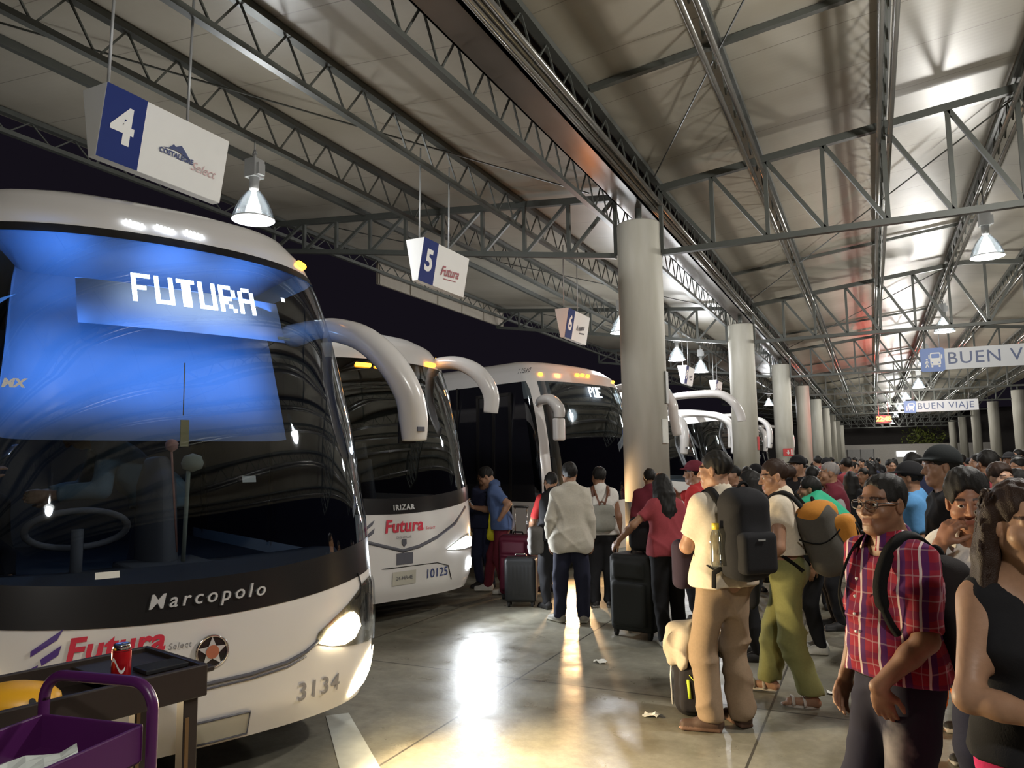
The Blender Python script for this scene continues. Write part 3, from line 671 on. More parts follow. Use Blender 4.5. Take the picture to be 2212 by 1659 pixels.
b = MB(); b.grid([[S1.d(y, z, -.42)[:] for z in np.linspace(2.0, 3.12, 6)] for y in np.linspace(-1.15, 1.0, 24)], flip=True); b.grid([[S1.d(y, 3.12, o_)[:] for o_ in (-.42, -.2, -.03)] for y in np.linspace(-1.15, 1.0, 24)]); b.build('blue_catch_panel', M_catch, B1)  # panel and top piece added behind the glass to catch the blue fill
poly_patch(S1, 'paper_note', M_paper, B1, [(.288, 1.63), (.367, 1.63), (.367, 1.665), (.288, 1.665)], -.01)
poly_patch(S1, 'paper_note', M_paper, B1, [(-.448, 1.185), (-.343, 1.185), (-.343, 1.217), (-.448, 1.217)], .01)
poly_patch(S1, 'sticker', mat('sticker_blue', (.35, .45, .55), .5), B1, [(.61, 2.52), (.70, 2.52), (.70, 2.54), (.61, 2.54)], -.01)
b = MB(); c = S1.d(-.50, 1.50, -.40); b.tube([(c.x+.05*math.sin(t), c.y+.24*math.cos(t), c.z+.10*math.sin(t)) for t in np.linspace(0, 2*PI, 30)[:-1]], .018, 8, closed=True); b.tube([c[:], (c.x-.0, c.y, c.z-.35)], .03, 8); b.build('steering_wheel', M_cabin2, B1)
b = MB(); c = S1.d(.02, 1.5, -.75); b.tube([(c.x, c.y, 1.05), (c.x-.05, c.y, 1.62), (c.x-.06, c.y, 1.78)], [(.25, .11), (.22, .10), (.12, .06)], 18); b.box((c.x+.2, c.y, 1.1), (.5, .46, .15)); b.build('driver_seat', M_cabin2, B1, .03)
b = MB(); c = S1.d(.02, 2.05, -.12); b.tube([(c.x, c.y, c.z+.3), (c.x, c.y, c.z)], .003, 5); b.box((c.x, c.y+.01, c.z-.10), (.012, .045, .15)); b.build('hanging_tag', mat('tag_yellow', (.5, .42, .2), .6), B1)
b = MB(); c = S1.d(.056, 1.77, -.12); b.lathe([(.0, -.05), (.05, -.03), (.06, .0), (.045, .04), (.0, .055)], 14, 0, c); b.tube([(c.x, c.y-.02, c.z-.03), (c.x-.05, c.y-.02, 1.2)], .012, 6); b.build('dashboard_plush', mat('plush', (.28, .30, .24), .9), B1)
b = MB(); c = S1.d(-.05, 1.86, -.12); b.lathe([(.0, -.03), (.03, -.01), (.035, .02), (.02, .04), (0, .045)], 10, 0, c); b.tube([(c.x, c.y, c.z-.02), (c.x-.05, c.y+.06, 1.25)], .006, 6); b.build('dashboard_flower', mat('flower_pink', (.5, .25, .2), .8), B1)
decal(S1, 'windscreen_lettering', 'MX', .062, -.79, 2.145, M_white, B1, shear=.25, off=.006, bold=.003)
poly_patch(S1, 'display_clock', M_ledw, B1, [(.715, 2.82), (.74, 2.82), (.74, 2.85), (.715, 2.85)], -.03)
curved_arm(B1, [(-1.55, 1.16, 2.74), (-1.241, 1.24, 2.744), (-.957, 1.271, 2.705), (-.71, 1.349, 2.609), (-.521, 1.448, 2.427), (-.42, 1.527, 2.208), (-.414, 1.564, 2.03), (-.422, 1.577, 1.88)],
           [(.13, .09), (.12, .09), (.115, .09), (.115, .095), (.105, .10), (.085, .105), (.085, .11), (.075, .09)], 'mirror_arm')
b = MB(); b.box((-.49, 1.56, 2.04), (.02, .14, .36)); b.build('mirror_glass', M_seal, B1)
b = MB(); b.box((-.318, 1.565, 1.955), (.012, .055, .03)); b.build('mirror_badge', M_stripe, B1)
headlamp(B1, S1.d(1.02, .80, .10), (1, .22, -.10), HEADLIGHT_W, (1, .78, .46), 140)
headlamp(B1, S1.d(1.15, .57, .08), (1, .25, -.22), HEADLIGHT_W*.35, (1, .76, .44), 140)
headlamp(B1, S1.d(-1.02, .80, .10), (1, -.1, -.12), HEADLIGHT_W*.5, (1, .76, .44), 140)
for y, z, e in ((-.72, 2.42, 5), (-.6, 2.93, 2.6), (.05, 2.95, 2.8), (.55, 2.92, 2.4), (-.12, 2.42, 5.5), (.46, 2.42, 5.5)):  # added blue fill lights, standing in for the blue flare across the windscreen
    ld = bpy.data.lights.new('cabin_fill', 'AREA'); ld.energy = e; ld.color = (.10, .33, 1); ld.size = .52 if z < 2.8 else .3; ld.spread = math.radians(150)
    lo = bpy.data.objects.new('cabin_fill', ld); COL.objects.link(lo); lo.parent = B1; lo.location = S1.d(y, z, -.12 if z < 2.8 else -.08); lo.rotation_euler = (0, PI/2 if z < 2.8 else PI/2+.5, 0)
ld = bpy.data.lights.new('cabin_fill_rear', 'POINT'); ld.energy = 7; ld.color = (.30, .55, 1); ld.shadow_soft_size = .1  # added bluish fill tinting the seat and figures; no lamp hangs here
lo = bpy.data.objects.new('cabin_fill_rear', ld); COL.objects.link(lo); lo.parent = B1; lo.location = (-2.0, -.2, 2.55)
# ---- bus in bay 5
A2 = math.radians(21); S2 = Shape(3.40, zw0=1.19, zw1=.12, zt0=2.90, zt1=-.06, rake=1.15)
B2 = bus('second white coach with Futura lettering, curved mirror arm and number 10125', (-4.53, 6.69), -A2, S2)
livery(S2, B2, .01, 1.055, .18, .36, .05, m=M_redtxt, select_m=M_redtxt, wings=(-.42, 1.05, .15), wm=M_stripe)
decal(S2, 'maker_lettering', 'IRIZAR', .075, .02, 1.25, M_silver, B2, space=1.25, bold=.003, off=.012, extrude=.004)
decal(S2, 'slogan', 'DIGNIFICAR', .036, .0, .94, M_greytxt, B2, space=1.0)
poly_patch(S2, 'shield_badge', M_stripe, B2, [(-.03, .92), (.03, .92), (.03, .87), (0, .84), (-.03, .87)])
strip(S2, 'livery_sweep', M_stripe, B2, [(-1.0, 1.05), (-.42, .914), (-.02, .80), (.2, .83), (.45, .905), (.75, 1.03), (1.0, 1.20)], .02, .0)
poly_patch(S2, 'tow_hatch', M_stripe, B2, [(-.10, .66), (.11, .66), (.11, .78), (-.10, .78)])
poly_patch(S2, 'number_plate', M_plate, B2, [(-.145, .45), (.15, .45), (.15, .59), (-.145, .59)], .012)
decal(S2, 'plate_lettering', '24-HB-4E', .055, .0, .52, M_stripe, B2, off=.02)
strip(S2, 'bumper_seam', M_seal, B2, [(-1.0, .635), (-.2, .635), (.45, .63), (.62, .58), (.68, .42)], .005)
decal(S2, 'fleet_number', '10125', .135, .45, .52, M_navy, B2, bold=.001)
poly_patch(S2, 'headlight_housing', M_dkbulb, B2, [(.58, .755), (.70, .74), (.95, .72), (1.2, .71), (1.24, .80), (1.22, .90), (1.05, .90), (.85, .86)], .006)
poly_patch(S2, 'headlight', M_cool, B2, [(.60, .757), (.72, .745), (.92, .74), (1.08, .745), (1.12, .84), (.98, .87), (.82, .84)], .013)
poly_patch(S2, 'fog_light', M_cool, B2, [(.98, .49), (1.10, .49), (1.13, .60), (1.0, .61)], .012)
for y in (-.235, .01): marker(S2, B2, y, 2.815, .18, .045)
marker(S2, B2, .78, 2.91, .16, .05)
marker(S2, B2, -.78, 2.91, .16, .05)
def irizar_mirrors(sh, r, zt=3.0):
    for s in (-1, 1):
        y = s*.80
        curved_arm(r, [(-1.0, y, zt+.18), (-.35, s*.98, zt+.20), (.25, s*1.16, zt+.10), (.62, s*1.27, zt-.14), (.70, s*1.31, zt-.55), (.66, s*1.31, zt-.95)],
                   [(.16, .08), (.14, .07), (.125, .065), (.125, .09), (.135, .10), (.11, .08)], 'mirror_arm')
        b = MB(); b.box((.66, s*1.31, zt-.58), (.03, .16, .30)); b.box((.64, s*1.31, zt-.70), (.012, .20, .5)); b.build('mirror_glass', M_seal, r)
        b = MB(); b.box((.77, s*1.31-.03, zt-.80), (.012, .08, .05)); b.build('mirror_badge', M_stripe, r)
curved_arm(B2, [(-1.4, .88, 2.9), (-1.08, .94, 2.906), (-.754, .99, 2.947), (-.40, 1.077, 2.933), (-.123, 1.174, 2.781), (-.01, 1.257, 2.541), (-.028, 1.27, 2.31)],
           [(.10, .08), (.10, .08), (.10, .08), (.105, .085), (.10, .10), (.085, .10), (.07, .09)], 'mirror_arm')
b = MB(); b.tube([S2.d(1.0, 3.02, .01)[:], (-.50, 1.06, 2.99)], .012, 6); b.box((-.45, 1.17, 2.955), (.16, .012, .02)); b.build('mirror_marker_light', M_amber, B2)
headlamp(B2, S2.d(1.08, .80, .08), (1, .05, -.10), HEADLIGHT_W*.4, (.9, .95, 1), 130)
b = shell(S2, lambda y: S2.zw(y)-.005, lambda y: S2.zw(y)+.16, 3, off=.005, ends=False, yr=(-.985, .985)); b.build('windscreen_border', M_seal, B2)
b = shell(S2, lambda y: S2.zw(y)-.01, lambda y: S2.zt(y), 12, off=.010, ends=False, yr=(.988, .9995)); b.build('windscreen_edge_trim', M_bus, B2)
# ---- bus in bay 6
A3 = math.radians(19); S3 = Shape(3.42, rake=.8, B=.36, zw0=1.07, zw1=.03, zt0=3.0, zt1=-.01)
B3 = bus('third white coach with PUE on its display, left of the nearest column', (-3.9, 11.52), -A3, S3)
def pillar_patch(sh, r, y0, y1, z0, z1, name='pillar'):
    for s in (-1, 1):
        a = (lambda f, s=s: s*(y0[0]+(y0[1]-y0[0])*f)); c = (lambda f, s=s: s*(y1[0]+(y1[1]-y1[0])*f))
        patch(sh, name, M_bus, r, a if s > 0 else c, c if s > 0 else a, z0, z1, 14, 5, .012)
pillar_patch(S3, B3, (1.12, 1.06), (1.25, 1.17), 1.0, 3.0)
for y in (-.95, .95, -.14, 0, .14): marker(S3, B3, y, 3.15-.05*abs(y), .05, .05)
dots_text(S3, 'PUE', .10, 2.97, .0125, B3, M_ledw, -.05, bold=2)
lettering('fleet_number', '11510', .12, lambda a, c, d: Vector((-.72+a, S3.at(-1, 3.17+c).y-.006, 3.17+c)), M_ink, B3)
b = MB(); b.grid([[S3.d(y, z, -.09)[:] for z in (2.68, 2.8, 3.0)] for y in np.linspace(-.8, .9, 12)], flip=True); b.build('display_board', M_cabin, B3)
curved_arm(B3, [(-.248, -1.30, 2.60), (-.05, -1.44, 2.635), (.12, -1.44, 2.63), (.215, -1.38, 2.50), (.212, -1.362, 2.37)], [(.06, .06), (.085, .07), (.10, .08), (.10, .09), (.09, .08)], 'mirror_arm')
b = MB(); b.box((.19, -1.35, 2.19), (.11, .19, .34)); b.build('mirror_head', M_bus, B3, .03)
b = MB()
for x in (-.92, -1.30, -1.68): b.box((x, -1.262, 1.62), (.05, .03, 2.4))
b.box((-1.3, -1.262, .42), (.8, .03, .04)); b.box((-1.3, -1.262, 2.80), (.8, .03, .05)); b.build('door_frame', M_seal, B3)
b = MB(); b.grid([[(x, -1.258, z) for z in (.45, 1.6, 2.78)] for x in (-1.66, -1.3, -.94)]); b.build('door_glass', M_sglass, B3)
poly_patch(S3, 'headlight', M_dkbulb, B3, [(.72, .66), (.95, .66), (1.1, .74), (1.1, .84), (.9, .80)], .012)
poly_patch(S3, 'headlight', M_dkbulb, B3, [(-.72, .66), (-.9, .80), (-1.1, .84), (-1.1, .74), (-.95, .66)], .012)
ld = bpy.data.lights.new('cabin_fill', 'POINT'); ld.energy = 5; ld.color = (.85, .95, 1); ld.shadow_soft_size = .1
lo = bpy.data.objects.new('cabin_fill', ld); COL.objects.link(lo); lo.parent = B3; lo.location = (-2.6, .2, 2.5)
# low beam light pool behind the crowd
headlamp(B3, S3.d(.9, .74, .12), (1, -.45, -.25), 130, (1, .62, .30), 130)
headlamp(B3, S3.d(-.9, .74, .12), (1, -.45, -.25), 130, (1, .62, .30), 130)
ld = bpy.data.lights.new('marker_glow', 'POINT'); ld.energy = 13; ld.color = (1, .30, .06); ld.shadow_soft_size = .1
lo = bpy.data.objects.new('marker_glow', ld); COL.objects.link(lo); lo.parent = B3; lo.location = S3.d(0, 3.25, .75)
# ---- farther coaches
def far_bus(label, loc, a, H, arms=True, amber=True, extra=None):
    sh = Shape(H, zw0=1.1, zw1=.15, zt0=H-.45, zt1=-.12, rake=1.05); r = bus(label, loc, a, sh, seats=False)
    if amber:
        for y in (-.30, 0, .30): marker(sh, r, y, H-.53, .2, .05)
    if arms: irizar_mirrors(sh, r, H-.44)
    return r
B4 = far_bus('coach with three amber roof lights just right of the nearest column', (-4.4, 16.1), -math.radians(19), 3.45, arms=False)
curved_arm(B4, [(-.6, 1.15, 3.16), (.0, 1.38, 3.21), (.289, 1.483, 3.222), (.585, 1.50, 3.222), (.91, 1.552, 3.179), (1.13, 1.661, 2.999), (1.218, 1.79, 2.746), (1.232, 1.83, 2.56)],
           [(.09, .07), (.10, .08), (.11, .09), (.11, .09), (.11, .09), (.105, .10), (.09, .10), (.07, .09)], 'mirror_arm')
curved_arm(B4, [(-.6, -1.15, 3.16), (.5, -1.2, 3.25), (.95, -1.0, 3.2), (1.247, -1.05, 2.85), (1.266, -1.03, 2.62), (1.28, -.95, 2.2)], [(.10, .08), (.11, .09), (.11, .09), (.10, .10), (.09, .10), (.07, .09)], 'mirror_arm')
far_bus('white coach showing its roof corner between the first and second column', (-4.6, 20.7), -math.radians(19), 3.25, amber=False)
far_bus('white coach seen between the second and third column', (-4.2, 25.5), -math.radians(19), 3.45, amber=False)
far_bus('white coach barely seen past the third column', (-4.3, 34.5), -math.radians(19), 3.4, amber=False)
far_bus('dark coach parked beyond the nearest far-right column', (9.0, 50.0), PI+math.radians(10), 3.4, amber=False)
far_bus('white-framed coach at the right edge beyond the crowd', (9.4, 44.0), PI+math.radians(10), 3.4, amber=False)
# ================================================================ people
def axis(lo, hi, h, zones=()):
    c = [lo]; p = lo
    while p < hi:
        s = h
        for a, b, g in zones:
            if a-g <= p < b: s = min(s, g)
            elif p < a and p+s > a: s = min(s, max(g, a-p))
        p += s; c.append(p)
    return np.array(c, np.float32)
def V3(*p): return np.array(p, float)
def nrm(v): v = np.asarray(v, float); return v/(np.linalg.norm(v)+1e-12)
def cap(a, b, ra, rb=None, k=.02, sq=None, op='u'):
    """tapered capsule; sq=(axis, factor) squashes it along an axis"""
    a, b = np.asarray(a, float), np.asarray(b, float); rb = ra if rb is None else rb; ab = b-a; L2 = max(1e-9, ab @ ab)
    n, f = (nrm(sq[0]), sq[1]) if sq else (None, 1)
    def fn(x, y, z):
        px, py, pz = x-a[0], y-a[1], z-a[2]
        ax, ay, az = ab
        if n is not None:
            q = (px*n[0]+py*n[1]+pz*n[2])*(f-1); px, py, pz = px+q*n[0], py+q*n[1], pz+q*n[2]
            s = ab @ n*(f-1); ax, ay, az = ab+n*s
        t = np.clip((px*ax+py*ay+pz*az)/max(1e-9, ax*ax+ay*ay+az*az), 0, 1)
        d = np.sqrt((px-t*ax)**2+(py-t*ay)**2+(pz-t*az)**2)-(ra+(rb-ra)*t)
        return d/max(1, f)
    m = max(ra, rb)/min(1, f)
    return fn, np.minimum(a, b)-m, np.maximum(a, b)+m, k, op
def ell(c, r, k=.02, R=None, op='u'):
    c = np.asarray(c, float); r = np.asarray(r, float); mr = r.min()
    def fn(x, y, z):
        px, py, pz = x-c[0], y-c[1], z-c[2]
        if R is not None: px, py, pz = (R[0][0]*px+R[1][0]*py+R[2][0]*pz, R[0][1]*px+R[1][1]*py+R[2][1]*pz, R[0][2]*px+R[1][2]*py+R[2][2]*pz)
        k0 = np.sqrt((px/r[0])**2+(py/r[1])**2+(pz/r[2])**2); k1 = np.sqrt((px/r[0]**2)**2+(py/r[1]**2)**2+(pz/r[2]**2)**2)+1e-9
        return k0*(k0-1)/k1
    m = r.max() if R is not None else r
    return fn, c-m, c+m, k, op
def rbox(c, half, rad, k=.01, R=None, op='u'):
    c = np.asarray(c, float); hx, hy, hz = [h-rad for h in half]
    def fn(x, y, z):
        px, py, pz = x-c[0], y-c[1], z-c[2]
        if R is not None: px, py, pz = (R[0][0]*px+R[1][0]*py+R[2][0]*pz, R[0][1]*px+R[1][1]*py+R[2][1]*pz, R[0][2]*px+R[1][2]*py+R[2][2]*pz)
        qx, qy, qz = np.abs(px)-hx, np.abs(py)-hy, np.abs(pz)-hz
        return np.sqrt(np.maximum(qx, 0)**2+np.maximum(qy, 0)**2+np.maximum(qz, 0)**2)+np.minimum(np.maximum(qx, np.maximum(qy, qz)), 0)-rad
    m = np.linalg.norm(half) if R is not None else np.asarray(half)
    return fn, c-m, c+m, k, op
def plane(p, n, k=.004):
    """cut away the side the normal points to"""
    p = np.asarray(p, float); n = nrm(n)
    return (lambda x, y, z: (x-p[0])*n[0]+(y-p[1])*n[1]+(z-p[2])*n[2]), None, None, k, 'p'
def xf(prim, R, o):
    """move a primitive given in a local frame (columns of R are its axes)"""
    fn, lo, hi, k, op = prim; R = np.asarray(R); o = np.asarray(o, float)
    def f2(x, y, z):
        px, py, pz = x-o[0], y-o[1], z-o[2]
        return fn(R[0, 0]*px+R[1, 0]*py+R[2, 0]*pz, R[0, 1]*px+R[1, 1]*py+R[2, 1]*pz, R[0, 2]*px+R[1, 2]*py+R[2, 2]*pz)
    if lo is None: return f2, None, None, k, op
    C = np.array([[(lo, hi)[i][0], (lo, hi)[j][1], (lo, hi)[l][2]] for i in (0, 1) for j in (0, 1) for l in (0, 1)]) @ R.T+o
    return f2, C.min(0), C.max(0), k, op
def field(prims, X, Y, Z):
    F = np.full((len(X), len(Y), len(Z)), .2, np.float32)
    for fn, lo, hi, k, op in prims:
        if lo is None: sl = (slice(0, len(X)), slice(0, len(Y)), slice(0, len(Z)))
        else:
            pad = k+.03; sl = tuple(slice(max(0, np.searchsorted(A, lo[i]-pad)-1), np.searchsorted(A, hi[i]+pad)+1) for i, A in enumerate((X, Y, Z)))
        x, y, z = X[sl[0]][:, None, None], Y[sl[1]][None, :, None], Z[sl[2]][None, None, :]
        if 0 in (x.size, y.size, z.size): continue
        d = fn(x, y, z); A = F[sl]
        if op == 'u': h = np.maximum(k-np.abs(A-d), 0)/k; F[sl] = np.minimum(A, d)-h*h*k*.25
        else:
            e = d if op == 'p' else -d
            h = np.maximum(k-np.abs(A-e), 0)/k; F[sl] = np.maximum(A, e)+h*h*k*.25
    return F
def nets(F, X, Y, Z):
    S = F < 0; nx, ny, nz = F.shape
    n = np.zeros((nx-1, ny-1, nz-1), np.int8)
    for a in (0, 1):
        for b in (0, 1):
            for c in (0, 1): n += S[a:nx-1+a, b:ny-1+b, c:nz-1+c]
    act = (n > 0) & (n < 8); I = np.argwhere(act); idx = -np.ones(act.shape, np.int32); idx[act] = np.arange(len(I))
    P = np.zeros((len(I), 3)); cnt = np.zeros(len(I)); i, j, k = I.T
    G = (X, Y, Z)
    for ax in range(3):
        o1, o2 = [q for q in range(3) if q != ax]
        for u in (0, 1):
            for v in (0, 1):
                q = [i.copy(), j.copy(), k.copy()]; q[o1] += u; q[o2] += v; r = [w.copy() for w in q]; r[ax] += 1
                fa, fb = F[tuple(q)], F[tuple(r)]; m = (fa < 0) != (fb < 0)
                if not m.any(): continue
                t = fa[m]/(fa[m]-fb[m]); pa = np.stack([G[w][q[w][m]] for w in range(3)], 1); pb = np.stack([G[w][r[w][m]] for w in range(3)], 1)
                P[m] += pa+(pb-pa)*t[:, None]; cnt[m] += 1
    P /= cnt[:, None]; faces = []
    for ax in range(3):
        o1, o2 = (ax+1) % 3, (ax+2) % 3
        sl = [slice(1, s-1) for s in F.shape]; sl[ax] = slice(0, F.shape[ax]-1); s2 = list(sl); s2[ax] = slice(1, F.shape[ax])
        A, B = S[tuple(sl)], S[tuple(s2)]
        for fl, m in ((0, A & ~B), (1, ~A & B)):
            E = np.argwhere(m)
            if not len(E): continue
            E = E+np.array([1 if q != ax else 0 for q in range(3)]); Q = []
            for u, v in ((0, 0), (-1, 0), (-1, -1), (0, -1)):
                w = E.copy(); w[:, o1] += u; w[:, o2] += v; Q.append(idx[w[:, 0], w[:, 1], w[:, 2]])
            Q = np.stack(Q, 1); faces.append(Q[:, ::-1] if fl else Q)
    return P, np.concatenate(faces) if faces else np.zeros((0, 4), int)
def sdf_obj(name, prims, h, m, parent=None, zones=((), (), ()), noise=None, tint=None, smooth=1, matfn=None):
    lo = np.min([p[1] for p in prims if p[1] is not None and p[4] == 'u'], 0)-.03; hi = np.max([p[2] for p in prims if p[2] is not None and p[4] == 'u'], 0)+.03
    X, Y, Z = [axis(lo[i], hi[i], h, zones[i]) for i in range(3)]
    F = field(prims, X, Y, Z)
    if noise: F += noise(X[:, None, None], Y[None, :, None], Z[None, None, :]).astype(np.float32)
    P, Q = nets(F, X, Y, Z)
    for _ in range(smooth):
        A = np.zeros_like(P); c = np.zeros(len(P))
        for a, b in ((0, 1), (1, 2), (2, 3), (3, 0)):
            np.add.at(A, Q[:, a], P[Q[:, b]]); np.add.at(A, Q[:, b], P[Q[:, a]]); np.add.at(c, Q[:, a], 1); np.add.at(c, Q[:, b], 1)
        P = P*.6+.4*A/np.maximum(c, 1)[:, None]
    me = bpy.data.meshes.new(name); me.vertices.add(len(P)); me.vertices.foreach_set('co', P.astype(np.float32).ravel())
    me.loops.add(len(Q)*4); me.loops.foreach_set('vertex_index', Q.astype(np.int32).ravel())
    me.polygons.add(len(Q)); me.polygons.foreach_set('loop_start', np.arange(0, len(Q)*4, 4, dtype=np.int32)); me.polygons.foreach_set('use_smooth', np.ones(len(Q), bool))
    me.update(calc_edges=True); me.validate()
    for q in (m if isinstance(m, (list, tuple)) else [m]): me.materials.append(q)
    T = np.ones((len(P), 4), np.float32)
    if tint is not None: T[:, :3] = tint(P)
    at = me.color_attributes.new('tint', 'FLOAT_COLOR', 'POINT'); at.data.foreach_set('color', T.ravel())
    if parent is not None: P = P
    o = bpy.data.objects.new(name, me); COL.objects.link(o)
    if parent is not None: o.parent = parent
    return o
def folds(amp, fz=38, fx=30, seed=0):
    """irregular cloth creases: a few warped crease directions, each fading in and out"""
    r = np.random.default_rng(seed+11); W = []
    for k in range(4):
        th = r.uniform(.25, 1.25)*(1 if k % 2 else -1); f = r.uniform(.55, 1.0)*fz
        W.append((f*math.sin(th), f*.6*r.uniform(-1, 1), f*math.cos(th)*.8, r.random(4)*6.28, r.uniform(5, 9, 3)))
    def fn(x, y, z):
        o = 0
        for a, b, c, p, q in W:
            u = x*a+y*b+z*c+1.6*np.sin(x*q[0]+z*q[1]+p[0])+1.1*np.sin(y*11+z*6+p[1])
            m = np.clip(.35+np.sin(x*q[1]+y*q[2]+z*q[0]*.8+p[2]), 0, 1)
            o = o+m*(.30-(1-np.abs(np.sin(u*.5)))**2)
        return amp*1.6*o
    return fn
SKINS = {}
def skin(c): 
    k = 'skin_%d' % int(c[0]*1000)
    return tint_mat(k, c, .5, 60, .08, .08, .4)
def cloth(name, c, rough=.9, scale=60, bump=.2): return tint_mat('cloth_'+name, c, rough, scale, bump)
M_hair = tint_mat('hair_black', (.010, .009, .008), .55, 90, .5, 0, .25)
M_hairbr = tint_mat('hair_brown', (.026, .013, .008), .55, 90, .5, 0, .25)
M_hairgr = tint_mat('hair_grey', (.22, .20, .19), .6, 90, .4)
M_eye = mat('eye_white', (.6, .58, .54), .15, 0, .02); M_iris = mat('eye_dark', (.015, .01, .008), .1)
def rotz(a): c, s = math.cos(a), math.sin(a); return np.array([[c, -s, 0], [s, c, 0], [0, 0, 1]])
def rotx(a): c, s = math.cos(a), math.sin(a); return np.array([[1, 0, 0], [0, c, -s], [0, s, c]])
def roty(a): c, s = math.cos(a), math.sin(a); return np.array([[c, 0, s], [0, 1, 0], [-s, 0, c]])
def ik(a, t, l1, l2, pole):
    v = t-a; d = min(np.linalg.norm(v), l1+l2-.004); u = nrm(v); x = (l1*l1-l2*l2+d*d)/(2*d); h = math.sqrt(max(0, l1*l1-x*x))
    p = np.asarray(pole, float); p = nrm(p-u*(p @ u)); return a+u*x+p*h, a+u*d
HEAD = [ell((0, -.012, .032), (.074, .092, .086), .03), ell((0, .028, -.042), (.058, .062, .074), .03), ell((0, .064, -.100), (.024, .020, .018), .03),
        cap((-.052, .0, -.055), (-.020, .058, -.098), .020, .016, .03), cap((.052, .0, -.055), (.020, .058, -.098), .020, .016, .03),
        cap((-.040, .078, .019), (.040, .078, .019), .012, None, .018), ell((-.043, .058, -.030), (.026, .026, .024), .03), ell((.043, .058, -.030), (.026, .026, .024), .03),
        ell((-.032, .104, -.001), (.019, .018, .012), .014, None, 's'), ell((.032, .104, -.001), (.019, .018, .012), .014, None, 's'),
        cap((0, .086, .010), (0, .109, -.034), .0075, .0125, .012), ell((-.013, .097, -.038), (.009, .010, .008), .008), ell((.013, .097, -.038), (.009, .010, .008), .008),
        cap((-.040, .083, .007), (-.022, .089, .008), .0055, None, .008), cap((.040, .083, .007), (.022, .089, .008), .0055, None, .008),
        cap((-.040, .081, -.010), (-.022, .086, -.011), .005, None, .008), cap((.040, .081, -.010), (.022, .086, -.011), .005, None, .008),
        cap((-.020, .086, -.0655), (.020, .086, -.0655), .0065, None, .008), cap((-.017, .086, -.0775), (.017, .086, -.0775), .0075, None, .008),
        cap((-.026, .100, -.0715), (.026, .100, -.0715), .0035, None, .006, None, 's'),
        ell((-.077, -.004, -.006), (.011, .019, .032), .008), ell((.077, -.004, -.006), (.011, .019, .032), .008),
        ell((-.089, .002, -.003), (.006, .010, .019), .006, None, 's'), ell((.089, .002, -.003), (.006, .010, .019), .006, None, 's')]
def head_tint(R, o, S, brow=(.12, .09, .08), lip=(.92, .66, .64), stub=None, brows=True):
    def f(P):
        Q = ((P-o)/S) @ R; x, y, z = Q.T; T = np.ones((len(P), 3))
        fr = y > .045
        m = fr & (np.abs(z+.0715) < .0115-.28*np.abs(x)**1.2) & (np.abs(x) < .024); T[m] = lip
        if brows:
            m = fr & (np.abs(np.abs(x)-.034) < .021) & (np.abs(z-(.0255-.10*np.abs(np.abs(x)-.034))) < .0052); T[m] = brow
        if stub is not None:
            m = (y > .0) & (z < -.050) & (z > -.13) & ~((np.abs(z+.0715) < .012) & (np.abs(x) < .026)); T[m] *= stub
        return T
    return f
def hand_prims(w, d, n, side, S, curl=.35, thumb=.6, spread=.10):
    """palm + four two-joint fingers + thumb. d: finger direction, n: palm normal (the fingers close towards n)"""
    d = nrm(d); n = nrm(n-d*(n @ d)); s = np.cross(n, d)*side   # s points to the thumb side
    P = []; s_ = S
    kn = w+d*.088*s_
    P.append(cap(w+d*.01, w+d*.05*s_, .026*s_, .031*s_, .02, (n, 1.75)))
    P.append(cap(w+d*.045*s_-s*.018*s_, w+d*.082*s_-s*.024*s_, .018*s_, .016*s_, .012, (n, 1.3)))
    P.append(cap(w+d*.045*s_+s*.016*s_, w+d*.085*s_+s*.022*s_, .020*s_, .017*s_, .012, (n, 1.3)))
    for q, (off, L) in enumerate(((.029, .072), (.010, .080), (-.010, .075), (-.028, .060))):
        b = kn+s*off*s_+d*(-.004*abs(q-1))*s_; L *= s_; p = b; a = curl*.8; sp = (off*spread*12)
        for j, (fr, r0, r1) in enumerate(((.45, .0098, .0088), (.30, .0088, .0080), (.25, .0080, .0068))):
            e = nrm(d*math.cos(a)+n*math.sin(a)+s*sp*.35*math.cos(a)); t = p+e*L*fr
            P.append(cap(p, t, r0*s_, r1*s_, .006)); p = t; a += curl*1.15
    b = w+d*.028*s_+s*.024*s_; e = nrm(d*.62+s*.70+n*thumb*.6); m = b+e*.038*s_; e2 = nrm(d*.86+s*.28+n*thumb*.8); t = m+e2*.032*s_; e3 = nrm(d*.9+n*thumb*.9+s*.05)
    P += [cap(b, m, .0155*s_, .0115*s_, .014), cap(m, t, .0112*s_, .0100*s_, .006), cap(t, t+e3*.022*s_, .0100*s_, .0078*s_, .005)]
    return P
def short_hair(full=1.0, fore=.0, back=-.075, top=.0):
    P = [ell((0, -.016, .040+top*.3), (.081*full, .099*full, .092*full+top), .02)]
    P.append(ell((0, .106, -.045+fore), (.082, .074, .118), .02, None, 's'))
    P.append(ell((.088, .03, -.06), (.04, .055, .072), .02, None, 's')); P.append(ell((-.088, .03, -.06), (.04, .055, .072), .02, None, 's'))
    P.append(plane((0, -.05, back), (0, .25, -1), .02))
    P.append(ell((.094, .0, -.03), (.03, .028, .05), .01, None, 's')); P.append(ell((-.094, .0, -.03), (.03, .028, .05), .01, None, 's'))
    return P
def strands(amp=.003, f=150): return lambda x, y, z: amp*np.sin(x*f+2*np.sin(z*22)+y*f*.4)*np.sin(y*f*.7+z*18)+amp*.6*np.sin(z*35+x*60)
